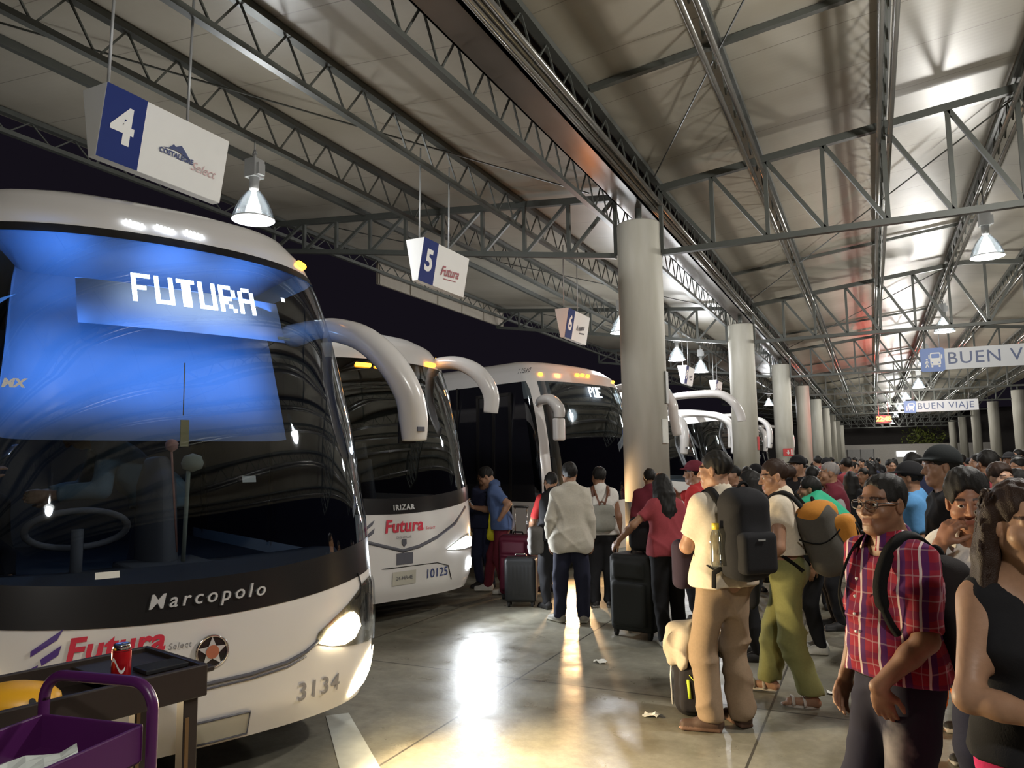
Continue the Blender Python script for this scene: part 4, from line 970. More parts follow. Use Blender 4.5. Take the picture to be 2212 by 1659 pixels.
class Person:
    def __init__(s, label, loc, rz, H=1.68, fem=False, fat=1.0, lean=0., side_lean=0., twist=0., head=(0, 0, 0), feet=None, hands=None, skin_c=(.30, .165, .10), hero=False,
                 shirt=None, pants=None, shoes=None, hair=None, group=None, res=None, category='person', hand_kw=None, poles=None, stub=None, lip=(.92, .66, .64), belly=0., neck=1., cat_eyes=False, pelvis_z=0., fold=.006, head_fwd=0.):
        S = s.S = H/1.70; s.H = H; s.fem = fem; s.res = res or (.012 if hero else .016)
        f = fat; sw = .134 if fem else .153
        hz = .92+pelvis_z
        pel = V3(0, 0, hz)
        Rt = roty(side_lean) @ rotx(-lean); Rs = Rt @ rotz(twist)
        up = lambda q: pel+Rt @ (np.asarray(q)-V3(0, 0, .92)); ups = lambda q: pel+Rs @ (np.asarray(q)-V3(0, 0, .92))
        J = s.J = {}
        J['neck'] = ups((0, -.01, 1.435)); J['chest'] = ups((0, 0, 1.24)); J['waist'] = up((0, 0, 1.06)); J['pel'] = pel
        J['shR'] = ups((sw, -.005, 1.372)); J['shL'] = ups((-sw, -.005, 1.372))
        yaw, pitch, roll = head; Rh = s.Rh = Rt @ rotz(yaw) @ rotx(pitch) @ roty(roll)
        J['head'] = J['neck']+Rt @ V3(0, .012+head_fwd, .068)+Rh @ V3(0, .022, .085)
        feet = feet or {}; hands = hands or {}; poles = poles or {}; hand_kw = hand_kw or {}
        s.legs = {}; s.arms = {}
        for sd, q in (('R', 1), ('L', -1)):
            ft, toe = feet.get(sd, ((q*.095, .0, 0), q*.18)); ft = V3(*ft)
            an = ft+V3(0, 0, .085); hip = V3(q*.088, 0, hz-.03); pole = poles.get('leg'+sd, (q*.1, 1, 0))
            kn, an = ik(hip, an, .425, .395, pole); s.legs[sd] = (hip, kn, an, toe)
            h = hands.get(sd, None); sh = J['sh'+sd]
            if h is None: h = sh+V3(q*.075, .04, -.515)
            h = np.asarray(h, float); pole = poles.get('arm'+sd, (q*.5, -1, -.2))
            el, w = ik(sh, h, .285, .25, pole); s.arms[sd] = (sh, el, w)
        C = s.torso = []
        tf = (1.18 if not fem else 1.22)
        fwd = Rs @ V3(0, 1, 0); fp = V3(0, 1, 0)
        C += [cap(pel+V3(-.055, -.005, -.02), pel+V3(.055, -.005, -.02), (.112 if not fem else .118)*f, None, .05, (fp, 1.08)),
              cap(up((0, .0, .97)), up((0, .0, 1.12)), (.125 if not fem else .112)*f, (.128 if not fem else .112)*f, .06, (fwd, 1.28)),
              cap(up((-.045, 0, 1.08)), up((.045, 0, 1.08)), .095*f, None, .06, (fwd, 1.1)),
              cap(ups((-.06, -.002, 1.25)), ups((.06, -.002, 1.25)), (.120 if not fem else .102)*f, None, .06, (fwd, 1.10)),
              cap(ups((-sw+.03, -.01, 1.362)), ups((sw-.03, -.01, 1.362)), .062*f, None, .07),
              cap(ups((-.085, -.02, 1.385)), ups((0, -.015, 1.45)), .046, .050, .06), cap(ups((.085, -.02, 1.385)), ups((0, -.015, 1.45)), .046, .050, .06)]
        if fem: C += [ell(ups((-.075, .075, 1.245)), (.062, .062, .062), .05), ell(ups((.075, .075, 1.245)), (.062, .062, .062), .05)]
        if belly: C += [ell(up((0, .06, 1.06)), (.125, .07+belly, .135), .06)]
        s.up, s.ups, s.Rs, s.Rt = up, ups, Rs, Rt
        af = (1 if not fem else .88)*(.6+.4*f)
        s.armp = {q: [cap(a[0], a[1], .050*af, .041*af, .045), cap(a[1], a[1]+(a[2]-a[1])*.35, .041*af, .041*af, .03), cap(a[1]+(a[2]-a[1])*.3, a[2], .041*af, .027*af, .02)] for q, a in s.arms.items()}
        lf = .6+.4*f
        s.legp = {}
        for q, (hip, kn, an, toe) in s.legs.items():
            s.legp[q] = [cap(hip, kn, .088*lf, .056*lf, .04), cap(kn, kn+(an-kn)*.35, .056*lf, .058*lf, .03), cap(kn+(an-kn)*.3, an, .057*lf, .038*lf, .03)]
        s.handf = {}
        body = list(C)
        for q in 'RL':
            body += s.armp[q]+s.legp[q]
            a = s.arms[q]; kw = dict(hand_kw.get(q, {})); fd = nrm(a[2]-a[1]); dd = np.asarray(kw.pop('d', fd), float); nn = np.asarray(kw.pop('n', V3(-1 if q == 'R' else 1, 0, 0)), float)
            s.handf[q] = (a[2], nrm(dd), nrm(nn))
            body += hand_prims(a[2], dd, nn, 1 if q == 'R' else -1, 1.0, **kw)
            hip, kn, an, toe = s.legs[q]; t = rotz(-toe) @ V3(0, 1, 0); g = an-V3(0, 0, .085)
            body += [cap(g+V3(0, 0, .035)-t*.035, g+V3(0, 0, .03)+t*.14, .034, .026, .03)]
            for k in range(-2, 3): body += [cap(g+t*.135+np.cross(t, V3(0, 0, 1))*(k*.014)+V3(0, 0, .02), g+t*(.185-.010*abs(k+(1 if q == 'L' else -1)))+np.cross(t, V3(0, 0, 1))*(k*.0165)+V3(0, 0, .013), .013, .010, .008)]
        J['hb'] = J['head']
        body += [cap(J['neck']-Rs @ V3(0, 0, .03), J['head']+Rh @ V3(0, -.022, -.055), .056*neck*(.9 if fem else 1), .053*neck*(.88 if fem else 1), .03)]
        hp = [xf(p, Rh, J['head']) for p in HEAD]
        # head is blended on its own so its hollows never eat into a hand
        body = [p for p in hp]+body
        s.body_prims = s.scale(body)
        hw = J['head']*S; hr = .004 if hero else (.007 if s.res < .02 else .012)
        zx = [(hw[0]-.10, hw[0]+.10, hr)]; zy = [(hw[1]-.115, hw[1]+.125, hr)]; zz = [(hw[2]-.13, hw[2]+.13, hr)]
        if hero or s.res < .02:
            for q in 'RL':
                c = (s.handf[q][0]+s.handf[q][1]*.09)*S; g = .0055 if hero else .007
                zx.append((c[0]-.10, c[0]+.10, g)); zy.append((c[1]-.10, c[1]+.10, g)); zz.append((c[2]-.10, c[2]+.10, g))
        o = sdf_obj('person', s.body_prims, s.res, skin(skin_c), None, (zx, zy, zz), None, head_tint(Rh, hw, S, stub=stub, lip=lip), 1)
        o.location = (loc[0], loc[1], loc[2] if len(loc) > 2 else 0); o.rotation_euler = (0, 0, rz); tag(o, label, category, group); s.o = o; s.rz = rz
        if hero:
            for q in (-1, 1):
                c = hw+Rh @ V3(q*.0315, .0795, -.0015)*S; b = MB(); b.lathe([(0.0001, -.0125*S), (.007*S, -.0105*S), (.0108*S, -.0063*S), (.0125*S, 0), (.0108*S, .0063*S), (.007*S, .0105*S), (.0001, .0125*S)], 16, 0, (0, 0, 0))
                RR = Matrix([list(r) for r in (Rh @ rotx(-PI/2)).tolist()])
                b.lathe([(.0062*S, .0110*S), (.0045*S, .0126*S), (.0001, .0131*S)], 14, 1)
                b.v = [tuple(Vector(c)+RR @ Vector(p)) for p in b.v]; b.build('eye', [M_eye, M_iris], o)
        if pants: s.pants(**pants)
        if shirt: s.shirt(**shirt)
        if shoes: s.shoes(**shoes)
        if hair: s.hair(**hair)
    def scale(s, prims):
        S = s.S; out = []
        for fn, lo, hi, k, op in prims:
            out.append(((lambda x, y, z, fn=fn: fn(x/S, y/S, z/S)*S), None if lo is None else lo*S, None if hi is None else hi*S, k*S, op))
        return out
    def grow(s, prims, g): return [((lambda x, y, z, fn=fn: fn(x, y, z)-g), lo-g, hi+g, k, op) for fn, lo, hi, k, op in prims]
    def shirt(s, m, sleeve=.75, hem=.86, g=.014, neck_r=.068, collar=False, seed=1, name='shirt', fold=.006, tint=None, flare=0, open_neck=0):
        pr = s.grow(s.torso[:1], g+.014)+s.grow(s.torso[1:3], g+.008)+s.grow(s.torso[3:], g)
        pr += s.grow([cap(s.J['pel']+V3(-.078, 0, -.08), s.J['pel']+V3(.078, 0, -.08), .124+flare, .124+flare, .05, (V3(0, 1, 0), 1.02)), cap(s.J['pel']+V3(-.065, 0, .03), s.J['pel']+V3(.065, 0, .03), .120, .120, .05, (V3(0, 1, 0), 1.02))], g+.012)
        af = .92 if s.fem else 1
        for q in 'RL':
            a, e, w = s.arms[q]
            if sleeve <= 0: continue
            if sleeve <= 1: t, d = a+(e-a)*sleeve, nrm(e-a); sl = [cap(a, e, .052*af, .050*af, .05)]
            else: t, d = e+(w-e)*(sleeve-1), nrm(w-e); sl = [cap(a, e, .054*af, .047*af, .05), cap(e, w, .046*af, .034, .02)]
            sl = s.grow(sl, g); fn, lo, hi, k, op = sl[-1]
            sl[-1] = ((lambda x, y, z, fn=fn, t=t, d=d: np.maximum(fn(x, y, z), (x-t[0])*d[0]+(y-t[1])*d[1]+(z-t[2])*d[2])), lo, hi, k if len(sl) == 1 else .008, op)
            pr += sl
        out = list(pr)
        out.append(plane((0, 0, hem), (0, 0, -1)))
        nb = s.J['neck']; nd = nrm(s.J['head']-nb)
        out.append(cap(nb+nd*.012+V3(0, .022, 0), nb+nd*.2, neck_r, neck_r*1.05, .006, None, 's'))
        if open_neck: out.append(ell(nb+s.Rs @ V3(0, .10, -.03), (.04, .07, open_neck), .01, None, 's'))
        o = sdf_obj(name, s.scale(out), s.res*.9, m, s.o, noise=folds(fold, seed=seed), tint=tint); s.shirt_o = o
        if collar:
            U = nd; F = s.Rs @ V3(0, 1, 0); X = s.Rs @ V3(1, 0, 0); b = MB(); V = []
            for k in range(25):
                t = -2.75+5.5*k/24; q = X*math.sin(t)-F*math.cos(t)
                w = 1-.25*(1-math.cos(t))*.5
                V.append([tuple((nb+U*(.045+.010*math.cos(t))+q*.062+F*.010)*s.S), tuple((nb+U*(.052+.010*math.cos(t))+q*.069+F*.010)*s.S), tuple((nb+U*(.004+.018*math.cos(t)-.012*abs(t)/2.7)+q*(.092+.006*abs(t))+F*.010)*s.S)])
            b.grid(V); b.build('collar', m, s.o, solid=.004, tint=True)
        return o
    def pants(s, m, g=.018, top=.965, bottom=.05, loose=.0, seed=3, fold=.007, name='trousers', tint=None, short=None):
        pr = s.grow(s.torso[:2], g*.45)
        for q in 'RL':
            hip, kn, an, toe = s.legs[q]
            pr += s.grow([cap(hip, kn, .088, .062+loose*.4, .05), cap(kn, an, .060+loose*.5, .044+loose, .03)], g)
        pr += [plane((0, 0, top), (0, 0, 1)), plane((0, 0, bottom), (0, 0, -1))]
        if short: pr.append(plane((0, 0, short), (0, 0, -1)))
        return sdf_obj(name, s.scale(pr), s.res, m, s.o, noise=folds(fold, 30, 24, seed), tint=tint)
    def shoes(s, m, sole=(.9, .88, .84), upper=(1, 1, 1), name='shoe', sandal=False, size=1.0, high=0, swoosh=None):
        for q in 'RL':
            hip, kn, an, toe = s.legs[q]; t = rotz(-toe) @ V3(0, 1, 0); g = an-V3(0, 0, .085); sd = np.cross(t, V3(0, 0, 1))
            if sandal:
                b = MB(); V = []
                n = 24; out = []
                for k in range(n):
                    a = 2*PI*k/n; L = .075+.125*math.cos(a); w = (.036 if math.cos(a) < 0 else .044)*math.sin(a)
                    out.append(g+t*L+sd*w)
                b.add([p*s.S for p in out]+[(p+V3(0, 0, .014))*s.S for p in out], [tuple(range(n)), tuple(range(2*n-1, n-1, -1))]+[(k, k+n, (k+1) % n+n, (k+1) % n) for k in range(n)])
                so = b.build('sandal', m, s.o)
                for L, w in ((.12, .046), (.045, .046)):
                    b = MB(); b.tube([(g+t*(L+.012*math.cos(a))+sd*w*math.cos(a)+V3(0, 0, .012+.056*math.sin(a)))*s.S for a in np.linspace(0, PI, 11)], [(.004, .013)]*11, 8); b.build('strap', m, so)
                continue
            pr = [cap(g-t*.035+V3(0, 0, .045), g+t*.05+V3(0, 0, .042), .044, .044, .03), cap(g+t*.03+V3(0, 0, .038), g+t*.155*size+V3(0, 0, .030), .044, .036, .03, (V3(0, 0, 1), 1.15)),
                  cap(g-t*.02+V3(0, 0, .05), g-t*.01+V3(0, 0, .10+high), .043, .042, .03),
                  rbox(g+t*.06+V3(0, 0, .012), (.046, .125*size, .013), .012, .008, np.stack([sd, t, V3(0, 0, 1)], 1))]
            pr.append(plane((0, 0, .001), (0, 0, -1)))
            zc = .026
            def tn(P, z=zc*s.S): T = np.ones((len(P), 3))*np.array(upper); T[P[:, 2] < z] = sole; return T
            so = sdf_obj(name, s.scale(pr), .008 if s.res < .02 else .014, m, s.o, tint=tn)
            if swoosh:
                for side in (-1, 1):
                    b = MB(); pts = [(-.03, .055), (-.015, .040), (.02, .045), (.09, .075), (.03, .058), (-.005, .056), (-.012, .066)]
                    b.add([(g+t*(.045-p[0])+sd*side*(.050-.1*max(0, -p[0]+.0)*.1)+V3(0, 0, p[1]-.004))*s.S for p in pts], [tuple(range(len(pts)))]); b.build('side_mark', swoosh, so)
    def hair(s, style='short', m=None, full=1.0, **kw):
        m = m or M_hair; S = s.S; R, o = s.Rh, s.J['head']
        if style == 'cap':
            pr = [xf(p, R, o) for p in short_hair(1.0)]
            sdf_obj('hair', s.scale(pr), .007 if s.res < .02 else .012, m, s.o, noise=strands())
            bm_ = kw.get('capm', M_hair)
            pr = [ell((0, -.014, .048), (.092, .112, .098), .02), cap((-.04, .10, .045), (.04, .10, .045), .05, .05, .02, ((0, 0, 1), 4.5)), plane((0, 0, .028), (0, .12, -1), .01)]
            sdf_obj('cap', s.scale([xf(p, R, o) for p in pr]), .007 if s.res < .02 else .012, bm_, s.o)
            return
        pr = short_hair(full, **{k: v for k, v in kw.items() if k in ('back', 'top', 'fore')})
        pr = [xf(p, R, o) for p in pr]; extra = []
        if style == 'bun':
            extra = [xf(ell((0, -.125, .02), (.046, .042, .046), .02), R, o)]
        if style == 'pony': extra = [cap(o+R @ V3(0, -.11, .03), o+R @ V3(0, -.14, -.14), .035, .028, .02)]
        if style in ('long', 'curly'):
            L = kw.get('L', .42); w = kw.get('w', 1.0); bk = kw.get('bk', .0); rr = np.random.default_rng(5); n = 15; up = nrm(R[:, 2]*.3+V3(0, 0, .7))
            for k in range(n):
                a = PI*.5+(k/(n-1)-.5)*PI*kw.get('arc', 1.12); q = V3(math.cos(a)*.078*(.5+.5*w), -math.sin(a)*.088-.012, .03)
                p0 = o+R @ q; p1 = o+R @ V3(q[0]*1.18*w, q[1]*1.12-.012, -.10); out = R @ V3(q[0], q[1], 0); ln = L*(.88+.2*rr.random())
                p2 = p1+V3(0, 0, -ln*.5)+out*.22+V3(0, -bk*.5, 0); p3 = p1+V3(0, 0, -ln)+out*.20+V3(rr.normal()*.012, -bk+rr.normal()*.012, 0)
                extra += [cap(p0, p1, .026*w, .028*w, .018), cap(p1, p2, .028*w, .030*w, .016), cap(p2, p3, .030*w, .012, .016)]
        nz = strands(.0035 if style != 'curly' else .012, 170 if style != 'curly' else 85)
        extra = [e for e in extra]
        if kw.get('wisps'):
            b = MB(); rr = np.random.default_rng(9); L = kw.get('L', .36); w = kw.get('w', 1.0)
            for k in range(kw['wisps']):
                a = PI*.5+(rr.random()-.5)*PI*kw.get('arc', 1.0); zz = .10*rr.random(); q = V3(math.cos(a)*.088, -math.sin(a)*.10-.010, zz-.01); ph = rr.random(3)*6.28; ln = L*(.75+.4*rr.random())+.1; P = []
                for j in range(15):
                    t = j/14; spread = 1+.22*min(1, t*2.0)*(.75+.5*ph[0]/6.28)
                    c = o+R @ (q*V3(spread, spread, 1)); wv = (.004+.010*t)
                    P.append(tuple((c+V3(wv*math.sin(t*24+ph[0]), wv*math.cos(t*22+ph[1]), -ln*t*t*.5-ln*t*.5+.012*math.sin(t*9+ph[2])))*S))
                b.tube(P, [(.0055*(1-.55*j/14)+.0008)*S for j in range(15)], 5)
            b.build('hair_strands', m, s.o, tint=True)
        sdf_obj('hair', s.scale(pr+extra), kw.get('h', .006 if s.res < .014 else (.008 if s.res < .02 else .013)), m, s.o, noise=nz)
    def w(s, p):   # point in the person's frame (unscaled skeleton) -> world
        q = np.asarray(p)*s.S; r = rotz(s.rz) @ q; return V3(*s.o.location)+r
# face local +Y; image-relative headings: rz=0 looks down the hall
# ================================================================ bags
def straps(p, m, o, bot=.98, front=.135, w=.024, xs=.095, yb=-.15):
    for q in (-1, 1):
        pts = [p.ups(V3(q*xs*.9, yb, 1.36)), p.ups(V3(q*xs, -.085, 1.445)), p.ups(V3(q*xs, -.01, 1.468)), p.ups(V3(q*(xs+.005), .075, 1.415)), p.ups(V3(q*(xs+.015), front, 1.30)), p.ups(V3(q*(xs+.035), front+.005, 1.20)), p.ups(V3(q*.150, .09, 1.10)), p.ups(V3(q*.175, -.01, 1.04)), p.ups(V3(q*.14, -.13, bot))]
        # smooth
        P = [Vector(x*p.S) for x in pts]; Q = []
        for i in range(len(P)-1):
            p0, p1, p2, p3 = P[max(0, i-1)], P[i], P[i+1], P[min(len(P)-1, i+2)]
            for k in range(5):
                t = k/5; Q.append(.5*((2*p1)+(p2-p0)*t+(2*p0-5*p1+4*p2-p3)*t*t+(3*p1-p0-3*p2+p3)*t**3))
        Q.append(P[-1]); n = len(Q); b = MB()
        c = [Vector(p.ups(V3(0, 0, 1.25))*p.S)]*n; V = []
        for i in range(n):
            T = (Q[min(n-1, i+1)]-Q[max(0, i-1)]).normalized(); out = Q[i]-c[i]; out = (out-T*out.dot(T)).normalized(); sd = T.cross(out)
            ww = w if i < n*.6 else w*.55
            V.append([tuple(Q[i]+sd*(a*ww)+out*e) for a, e in ((-1, 0), (-1, .010), (1, .010), (1, 0), (-1, 0))])
        b.grid(V); b.build('strap', m, o)
def backpack(p, label, m, size=(.15, .10, .24), cz=1.20, parts=None, strap_m=None, cat='backpack', group=None, yoff=0, xoff=0, tilt=0, drop=0):
    """a worn backpack: its own top-level object, standing in the wearer's frame"""
    hx, hy, hz = size; Rr = p.Rs @ rotx(tilt); c = p.ups(V3(xoff, -.135-hy+yoff, cz))
    L = lambda q: c+Rr @ V3(*q)
    pr = [rbox(c, (hx, hy, hz), min(hx, hy)*.75, .03, Rr), ell(L((0, -hy*.35, -hz*.35)), (hx*.95, hy*.95, hz*.6), .05, Rr), ell(L((0, 0, hz*.75)), (hx*.8, hy*.8, hz*.35), .05, Rr)]
    o = sdf_obj('backpack', p.scale(pr), .011, m, None, noise=folds(.004, 30, 30, 2))
    o.location = p.o.location; o.rotation_euler = p.o.rotation_euler; tag(o, label, cat, group)
    b = MB(); pts = [L((hx*.25*math.cos(t), -hy*.1, hz*1.02+.045*math.sin(t))) for t in np.linspace(0, PI, 9)]; b.tube([tuple(q*p.S) for q in pts], .010, 8); b.build('grab_handle', strap_m or m, o)
    straps(p, strap_m or m, o, bot=cz-hz*.8)
    if parts: parts(o, L, Rr, p, hx, hy, hz)
    return o
def suitcase(label, loc, rz, size, m, handle=.0, soft=True, cat='suitcase', trim=None, tilt=0, group=None):
    w, d, h = size; r = empty('suitcase', (loc[0], loc[1], 0), rz, label, cat, group); z0 = .06
    pr = [rbox((0, 0, z0+h/2), (w/2, d/2, h/2), .05 if soft else .04, .01)]
    if soft: pr += [rbox((0, -d/2, z0+h*.36), (w*.40, .045, h*.28), .03, .02), rbox((0, -d/2, z0+h*.80), (w*.38, .03, h*.11), .025, .02)]
    else:
        for k in range(-3, 4): pr.append(cap((k*w*.12, -d/2+.006, z0+.10), (k*w*.12, -d/2+.006, z0+h-.10), .012, None, .012))
    sdf_obj('shell', pr, .013, m, r, noise=folds(.002, 20, 20, 4) if soft else None)
    for x in (-1, 1):
        for y in (-1, 1):
            b = MB(); b.tube([(x*(w/2-.05)-.012, y*(d/2-.05), .028), (x*(w/2-.05)+.012, y*(d/2-.05), .028)], .028, 14); b.box((x*(w/2-.05), y*(d/2-.05), .06), (.035, .05, .05)); b.build('wheel', M_rubber, r)
    b = MB(); b.tube([(-.07, 0, z0+h), (-.06, 0, z0+h+.03), (.06, 0, z0+h+.03), (.07, 0, z0+h)], .011, 8); b.build('carry_handle', trim or M_black, r)
    b = MB()
    for x in (-w/2+.004, w/2-.004): b.tube([(x*.96, -d/2*.98+.02, z0+.08), (x*.96, -d/2*.98+.02, z0+h-.08)], .006, 6)
    b.build('piping', trim or M_black, r)
    if handle:
        b = MB(); b.tube([(-.085, d/2-.05, z0+h-.02), (-.085, d/2-.05, z0+h+handle)], .008, 8); b.tube([(.085, d/2-.05, z0+h-.02), (.085, d/2-.05, z0+h+handle)], .008, 8); tr = b.build('telescopic_handle', M_chrome, r)
        b = MB(); b.tube([(-.10, d/2-.05, z0+h+handle), (.10, d/2-.05, z0+h+handle)], .016, 10); b.build('grip', M_black, tr)
    return r
# cloths
C_cream = cloth('cream', (.60, .53, .42)); C_white = cloth('white', (.66, .64, .60)); C_offw = cloth('offwhite', (.50, .47, .40))
C_khaki = cloth('khaki', (.26, .185, .12)); C_olive = cloth('olive', (.20, .20, .075)); C_black = cloth('black', (.012, .012, .014)); C_dkblue = cloth('darkblue', (.018, .020, .040))
C_red = cloth('dusty_red', (.27, .045, .055)); C_maroon = cloth('maroon', (.13, .018, .030)); C_grey = cloth('grey', (.20, .20, .19)); C_navy = cloth('navy', (.020, .024, .055))
C_ltblue = cloth('lightblue', (.10, .28, .55)); C_blue = cloth('blue', (.03, .05, .34)); C_green = cloth('mint_green', (.03, .36, .20)); C_pink = cloth('hot_pink', (.62, .02, .14)); C_orange = cloth('orange', (.75, .17, .02))
C_bright = cloth('bright_red', (.42, .03, .03)); C_vest = cloth('grey_vest', (.33, .32, .31)); C_teal = cloth('teal', (.03, .30, .34)); C_brown = cloth('brown', (.09, .045, .03))
M_shoeb = cloth('shoe_black', (.025, .024, .024), .6); M_shoebr = cloth('shoe_brown', (.07, .04, .028), .6); M_shoew = cloth('shoe_white', (.6, .6, .56), .6); M_shoeg = cloth('shoe_grey', (.28, .27, .24), .7)
SK1, SK2, SK3, SK4 = (.34, .19, .12), (.27, .145, .085), (.23, .115, .065), (.42, .25, .165)
def plaid():
    m, N, L, b = nt('plaid_shirt'); b.inputs['Roughness'].default_value = .9; b.inputs['Specular IOR Level'].default_value = .2
    tc = N.new('ShaderNodeTexCoord'); sx = N.new('ShaderNodeSeparateXYZ'); L.new(tc.outputs['Object'], sx.inputs[0])
    nz = N.new('ShaderNodeTexNoise'); nz.inputs['Scale'].default_value = 5; L.new(tc.outputs['Object'], nz.inputs['Vector'])
    def M(op, a, c=None):
        n = N.new('ShaderNodeMath'); n.operation = op
        for i, v in enumerate((a, c)):
            if v is None: continue
            if isinstance(v, (int, float)): n.inputs[i].default_value = v
            else: L.new(v, n.inputs[i])
        return n.outputs[0]
    wob = M('MULTIPLY', nz.outputs['Fac'], .05)
    u = M('ADD', M('ADD', M('MULTIPLY', sx.outputs[0], 1.0), M('MULTIPLY', sx.outputs[1], .85)), wob)
    v = M('ADD', sx.outputs[2], wob)
    def band(c, per, ctr, w):
        f = M('FRACT', M('DIVIDE', M('ADD', c, 10), per)); return M('LESS_THAN', M('ABSOLUTE', M('SUBTRACT', f, ctr)), w)
    def mix(a, fac, col, k=1.0):
        n = N.new('ShaderNodeMix'); n.data_type = 'RGBA'; L.new(M('MULTIPLY', fac, k), n.inputs[0]); L.new(a, n.inputs[6]); n.inputs[7].default_value = (*col, 1); return n.outputs[2]
    rgb = N.new('ShaderNodeRGB'); rgb.outputs[0].default_value = (.26, .018, .035, 1); c = rgb.outputs[0]
    c = mix(c, band(v, .085, .5, .16), (.10, .012, .06), .55); c = mix(c, band(u, .10, .30, .13), (.07, .02, .10), .9)
    c = mix(c, band(v, .085, .1, .03), (.5, .35, .36), .35); c = mix(c, band(u, .10, .50, .055), (.62, .52, .50), .95); c = mix(c, band(u, .10, .82, .02), (.45, .25, .28), .6)
    L.new(c, b.inputs['Base Color']); return m
def jeans():
    m, N, L, b = nt('faded_jeans'); b.inputs['Roughness'].default_value = .9; b.inputs['Specular IOR Level'].default_value = .2
    tc = N.new('ShaderNodeTexCoord'); mp = N.new('ShaderNodeMapping'); mp.inputs['Location'].default_value = (.02, -.12, -.60); mp.inputs['Scale'].default_value = (5, 6, 3.2); mp.vector_type = 'POINT'; L.new(tc.outputs['Object'], mp.inputs[0])
    g = N.new('ShaderNodeVectorMath'); g.operation = 'LENGTH'
    s = N.new('ShaderNodeVectorMath'); s.operation = 'SUBTRACT'; s.inputs[1].default_value = (-.10, .14, .62); L.new(tc.outputs['Object'], s.inputs[0])
    k = N.new('ShaderNodeVectorMath'); k.operation = 'MULTIPLY'; k.inputs[1].default_value = (8, 7, 4.2); L.new(s.outputs[0], k.inputs[0]); L.new(k.outputs[0], g.inputs[0])
    nz = N.new('ShaderNodeTexNoise'); nz.inputs['Scale'].default_value = 14; nz.inputs['Detail'].default_value = 6; L.new(tc.outputs['Object'], nz.inputs['Vector'])
    a = N.new('ShaderNodeMath'); a.operation = 'MULTIPLY_ADD'; a.inputs[1].default_value = .9; L.new(nz.outputs['Fac'], a.inputs[0]); L.new(g.outputs['Value'], a.inputs[2])
    r = N.new('ShaderNodeValToRGB'); r.color_ramp.elements[0].position = .45; r.color_ramp.elements[1].position = 1.25; r.color_ramp.elements[0].color = (.30, .28, .30, 1); r.color_ramp.elements[1].color = (.022, .022, .040, 1)
    dv = N.new('ShaderNodeMath'); dv.operation = 'MULTIPLY'; dv.inputs[1].default_value = .85; L.new(a.outputs[0], dv.inputs[0]); L.new(dv.outputs[0], r.inputs[0]); L.new(r.outputs[0], b.inputs['Base Color']); return m
rad = math.radians
VF = 25.8   # heading (deg) that looks straight into the picture
# ---------------------------------------------------------------- foreground people
p1 = Person('man in cream polo and khaki trousers wearing the big black backpack', (-.93, 5.06), rad(VF+17), H=1.76, hero=True, head=(rad(40), 0, 0), skin_c=SK1,
            feet={'L': ((-.13, .0, 0), rad(-58)), 'R': ((.10, .02, 0), rad(0))}, hands={'L': (-.07, .30, 1.06), 'R': (.09, .31, 1.08)}, poles={'armL': (-.7, -.8, -.3), 'armR': (.7, -.8, -.3)},
            shirt=dict(m=C_cream, sleeve=.72, hem=.87, collar=True, seed=4, fold=.004), pants=dict(m=C_khaki, loose=.022, bottom=.055, fold=.012, seed=9), shoes=dict(m=M_shoebr, sole=(2.2, 2.2, 2.2)), hair=dict(style='short', back=-.055))
def bp_black(o, L, Rr, p, hx, hy, hz):
    pr = [rbox(L((0, -hy*1.02, -hz*.35)), (hx*.82, .05, hz*.46), .035, .02, Rr)]; sdf_obj('front_pocket', p.scale(pr), .011, C_black, o)
    b = MB(); b.box(tuple(L((.0, -hy*1.02-.055, -hz*.05))*p.S), (.05, .004, .012), 0, Matrix(Rr.tolist())); b.build('logo_patch', M_cast, o)
    b = MB(); q = [L((-hx*.9, .03, -hz*.7)), L((-hx*1.15, .08, -hz*.85)), L((-hx*1.1, .10, -hz*1.2))]; b.tube([tuple(x*p.S) for x in q], [(.006, .016)]*3, 8); b.build('hanging_strap', C_black, o)
bpk1 = backpack(p1, 'big black backpack on the back of the man in khaki trousers', C_black, (.148, .115, .265), 1.20, bp_black, C_black)
# bottle in the side pocket
btl = empty('bottle', tuple(p1.w(p1.ups(V3(-.185, -.23, 1.12)))), p1.rz, 'clear plastic bottle with yellow cap in side pocket of black backpack', 'bottle')
b = MB(); b.lathe([(.0, -.10), (.036, -.10), (.038, -.06), (.035, 0), (.038, .04), (.036, .085), (.02, .125), (.016, .135)], 20); b.build('body', glass_mat('clear_plastic', (.85, .85, .78), .12, .05), btl)
b = MB(); b.lathe([(0, .125), (.022, .125), (.022, .162), (0, .163)], 18); b.build('cap', mat('yellow_cap', (.75, .55, .05), .4), btl)
# dark bag worn in front of p1
o = sdf_obj('shoulder_bag', p1.scale([rbox(p1.ups(V3(-.10, .215, .98)), (.13, .06, .16), .05, .02)]), .012, cloth('plum', (.03, .02, .035)), None, noise=folds(.004)); o.location = p1.o.location; o.rotation_euler = p1.o.rotation_euler
tag(o, 'dark plum bag carried in front of the man with the black backpack', 'bag')
b = MB(); b.tube([tuple(p1.ups(V3(*q))*p1.S) for q in ((-.10, .22, 1.13), (-.12, .17, 1.30), (-.11, .06, 1.45))], [(.014, .005)]*3, 8); b.build('strap', C_black, o)

